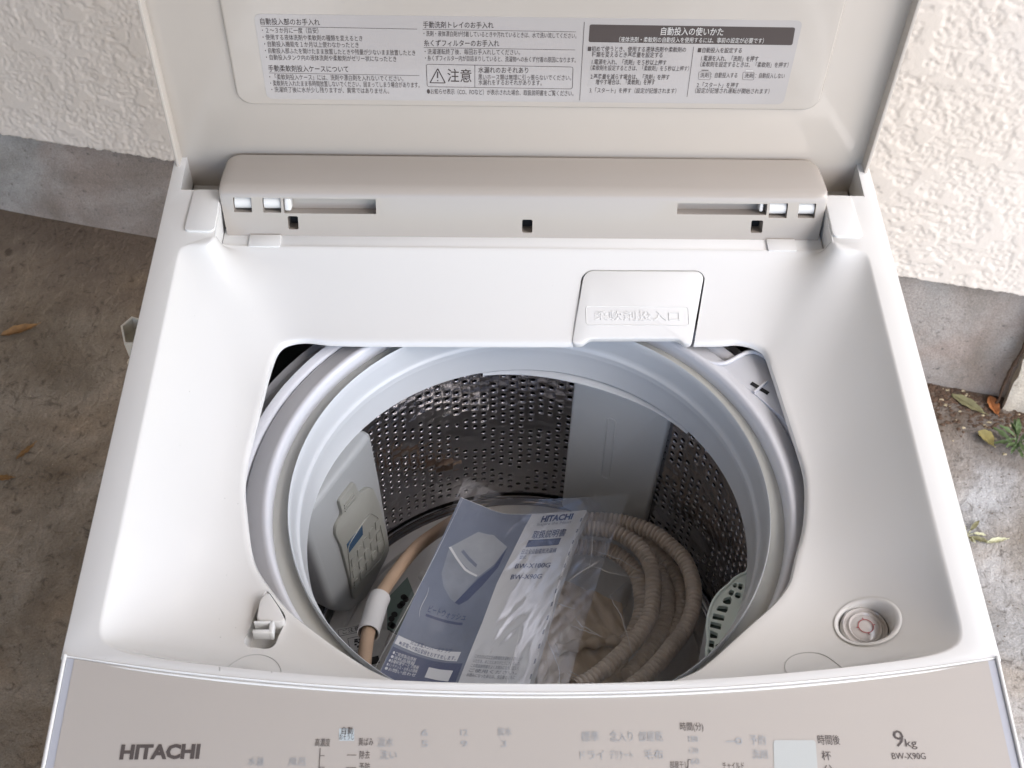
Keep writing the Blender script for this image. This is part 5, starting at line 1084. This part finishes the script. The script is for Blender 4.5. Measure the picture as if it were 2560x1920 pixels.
# dust specks on the white plastic
ds = MB(); dr = random.Random(31)
for k in range(70):
    a = dr.uniform(0, 6.28); x = dr.uniform(-0.262, 0.262); y = dr.uniform(0.0, 0.37)
    h = bvh_cover.ray_cast(Vector((x, y, 0.05)), Vector((0, 0, -1)))
    if h[0] is None: continue
    s = dr.uniform(0.0002, 0.00045); z = h[0].z + 0.0002
    ds.add([(x + s * math.cos(a + 2.1 * i) * (2.0 if i == 0 else 1), y + s * math.sin(a + 2.1 * i), z) for i in range(3)], [(0, 1, 2)])
dso = ds.build('dust_specks', M['seal'], WM); dso['kind'] = 'stuff'

# ------------------------------------------------------------------ plastic spout beside the machine
cu_ = G['cup']; n = 6
cupo = thing('plastic_spout', (-0.32, 0.36, Z0 - 0.14), 'small cream plastic spout standing out beside the left side of the washing machine', 'spout')
topc = [tuple(p) for p in cu_[:n]]; botc = [tuple(p) for p in cu_[n:]]
V = topc + botc; F = [(i, (i + 1) % n, n + (i + 1) % n, n + i) for i in range(n)] 
V += [tuple(Vector(topc[i]) * 0.72 + Vector(botc[i]) * 0.28) for i in range(n)]; F.append(tuple(range(2 * n, 3 * n)))
o = mesh('spout_shell', V, F, M['cup'], cupo, 30); solid(o, 0.0018, 0); bake(o, 30)
pth = [Vector(p) for p in ((-0.337, 0.384, -0.168), (-0.334, 0.380, -0.20), (-0.315, 0.37, -0.24), (-0.285, 0.36, -0.25))]
tube('spout_neck', resample(catmull(pth, 6), 0.006), 0.008, M['cup'], cupo, 12)

# ------------------------------------------------------------------ leaves, weeds and litter on the floor
def leaf_mesh(name, L, Wd, curl, m, parent=None, world=None, bend=0.0, nn=11, mm=7, lift=0.0, seed=0):
    """a leaf along +x of length L, curled across and bent along"""
    V = []; F = []
    for i in range(nn):
        t = i / (nn - 1); w = Wd * (math.sin(math.pi * min(1, t * 0.94 + 0.03)) ** 0.8) * (1 - 0.25 * t)
        for j in range(mm):
            s = (j / (mm - 1) - 0.5) * 2; y = s * w / 2
            z = curl * abs(s) ** 1.4 * w + bend * 4 * (t - 0.5) ** 2 * L + 0.0012 * math.sin(i * 2.1 + j + seed) + 0.0014
            V.append((t * L - L / 2, y, z + lift))
    for i in range(nn - 1):
        for j in range(mm - 1): F.append((i * mm + j, (i + 1) * mm + j, (i + 1) * mm + j + 1, i * mm + j + 1))
    me = bpy.data.meshes.new(name); me.from_pydata(V, [], F)
    for p in me.polygons: p.use_smooth = True
    return me
def fallen(name, ab, wd_, curl, m, label, bend=0.0, stem=True, seed=0):
    a, b = Vector(ab[0]), Vector(ab[1]); c = (a + b) / 2; L = (b - a).length
    me = leaf_mesh('blade', L, wd_, curl, m, bend=bend, seed=seed); 
    e = thing(name, (c.x, c.y, 0.001), label, 'leaf'); e.rotation_euler = (0, 0, math.atan2(b.y - a.y, b.x - a.x))
    place('blade', me, M[m], e)
    for v in me.vertices: pass
    V, F = tube_data([Vector((L * (t - 0.5), 0, 0.0022 + bend * 4 * (t - 0.5) ** 2 * L)) for t in np.linspace(0.0, 1.12 if stem else 1.0, 9)], 0.0006, 5)
    mb = MB(); mb.add(V, F); ms = bpy.data.meshes.new('midrib'); ms.from_pydata(mb.v, [], mb.f); place('midrib', ms, M[m], e)
    return e
LG = G['leaf']
fallen('fallen_leaf', LG[0], 0.022, 0.35, 'leaf_brown', 'curled golden brown dry leaf on the brown floor at the left', bend=0.06)
fallen('fallen_leaf', LG[1], 0.012, 0.1, 'leaf_brown', 'small dark leaf at the left edge, below the curled golden one', seed=2)
fallen('fallen_leaf', LG[2], 0.022, 0.15, 'leaf_olive', 'long dull olive leaf lying in the dirt at the foot of the footing', seed=3)
fallen('fallen_leaf', LG[3], 0.021, 0.25, 'leaf_orange', 'rust orange leaf lying right beside the cream block', bend=0.08, seed=4)
fallen('fallen_leaf', LG[4], 0.024, 0.55, 'leaf_yellow', 'folded yellow and brown leaf beside the green weed', bend=0.1, seed=5)
fallen('fallen_leaf', LG[6], 0.010, 0.1, 'leaf_brown', 'thin faded brown leaf scrap flat on the floor near the left side', seed=6)
def weed(name, base, label, m, n, Ls, hs_, seed, m2=None):
    rr = random.Random(seed); e = thing(name, (base[0], base[1], 0), label, 'plant')
    st = MB()
    for k in range(n):
        a = 2 * math.pi * k / n + rr.uniform(-.4, .4); h = rr.uniform(*hs_); L = rr.uniform(*Ls); rad_ = L * 0.35
        tip = Vector((math.cos(a) * rad_, math.sin(a) * rad_, h)); V, F = tube_data([Vector((0, 0, 0)), tip * 0.5 + Vector((0, 0, h * 0.15)), tip], 0.0008, 5); st.add(V, F)
        me = leaf_mesh('leaf', L, L * rr.uniform(.26, .36), 0.12, m, bend=-0.05, nn=8, mm=5)
        o = place('leaf', me, M[m2] if (m2 and k % 2) else M[m], e)
        d = Vector((math.cos(a), math.sin(a), rr.uniform(-.2, .35))).normalized()
        o.rotation_euler = d.to_track_quat('X', 'Z').to_euler(); o.location = tip + d * (L * 0.5)
    ms = bpy.data.meshes.new('stem'); ms.from_pydata(st.v, [], st.f); place('stem', ms, M[m], e)
    return e
wx, wy = G['weed'][0]
weed('weed_plant', (wx, wy - 0.005), 'small green weed with pointed leaves growing by the cream block', 'leaf_green', 16, (0.018, 0.034), (0.008, 0.03), 4)
weed('weed_plant', (wx + 0.05, wy - 0.045), 'green weed at the right edge, half out of view', 'leaf_green', 9, (0.014, 0.026), (0.006, 0.02), 9)
s1_, s2_ = G['sprig']
weed('wilted_sprig', (s1_[0] - 0.004, s1_[1] + 0.004), 'wilted pale green sprig lying on the grey floor against the machine side', 'leaf_pale', 7, (0.014, 0.026), (0.003, 0.008), 12, 'leaf_olive')
fallen('fallen_leaf', (s1_, s2_), 0.010, 0.2, 'leaf_olive', 'narrow drooping leaf joined to the wilted sprig on the grey floor', seed=7)
fallen('fallen_leaf', ((s2_[0] - 0.006, s2_[1] - 0.001), (s2_[0] + 0.026, s2_[1] + 0.006)), 0.010, 0.4, 'leaf_pale', 'pale curled leaf tip at the right end of the wilted sprig', seed=8)
# fine litter along the wall foot and grains on the floor: too many to count
lit = MB(); rr = random.Random(11)
def flake(x, y, s, z=0.001):
    a = rr.uniform(0, 6.28); n = rr.randint(4, 6); tz = [rr.uniform(0.0004, s * 0.35) for _ in range(n)]
    V = [(x + s * rr.uniform(.5, 1) * math.cos(a + 6.283 * k / n), y + s * rr.uniform(.3, .8) * math.sin(a + 6.283 * k / n), tz[k]) for k in range(n)] + [(x, y, s * 0.4)]
    lit.add(V, [(k, (k + 1) % n, n) for k in range(n)] + [tuple(range(n))[::-1]])
for _ in range(900):
    x = rr.uniform(0.66, 0.86); y = WY(x) - abs(rr.gauss(0, 0.035)) - 0.003
    flake(x, y, rr.uniform(0.001, 0.0065))
for _ in range(260):
    x = rr.uniform(0.62, 1.0); y = rr.uniform(0.5, 0.98); flake(x, y, rr.uniform(0.0007, 0.002))
for _ in range(300):
    x = rr.uniform(-1.0, -0.4); y = rr.uniform(0.4, WY(x) - 0.01) if rr.random() < .6 else WY(x) - abs(rr.gauss(0, .02)) - .004; flake(x, y, rr.uniform(0.0007, 0.0022))
me = bpy.data.meshes.new('litter'); me.from_pydata(lit.v, [], lit.f); lo = place('litter', me, M['bark_bits']); lo['kind'] = 'stuff'

lit = MB()
for _ in range(90):
    x = rr.uniform(0.66, 0.86); y = WY(x) - abs(rr.gauss(0, 0.05)) - 0.004; flake(x, y, rr.uniform(0.0012, 0.0055))
for _ in range(60): flake(rr.uniform(-1.0, -0.4), rr.uniform(0.5, 1.3), rr.uniform(0.0006, 0.0016))
me = bpy.data.meshes.new('leaf_scraps'); me.from_pydata(lit.v, [], lit.f); lo = place('leaf_scraps', me, M['scraps']); lo['kind'] = 'stuff'
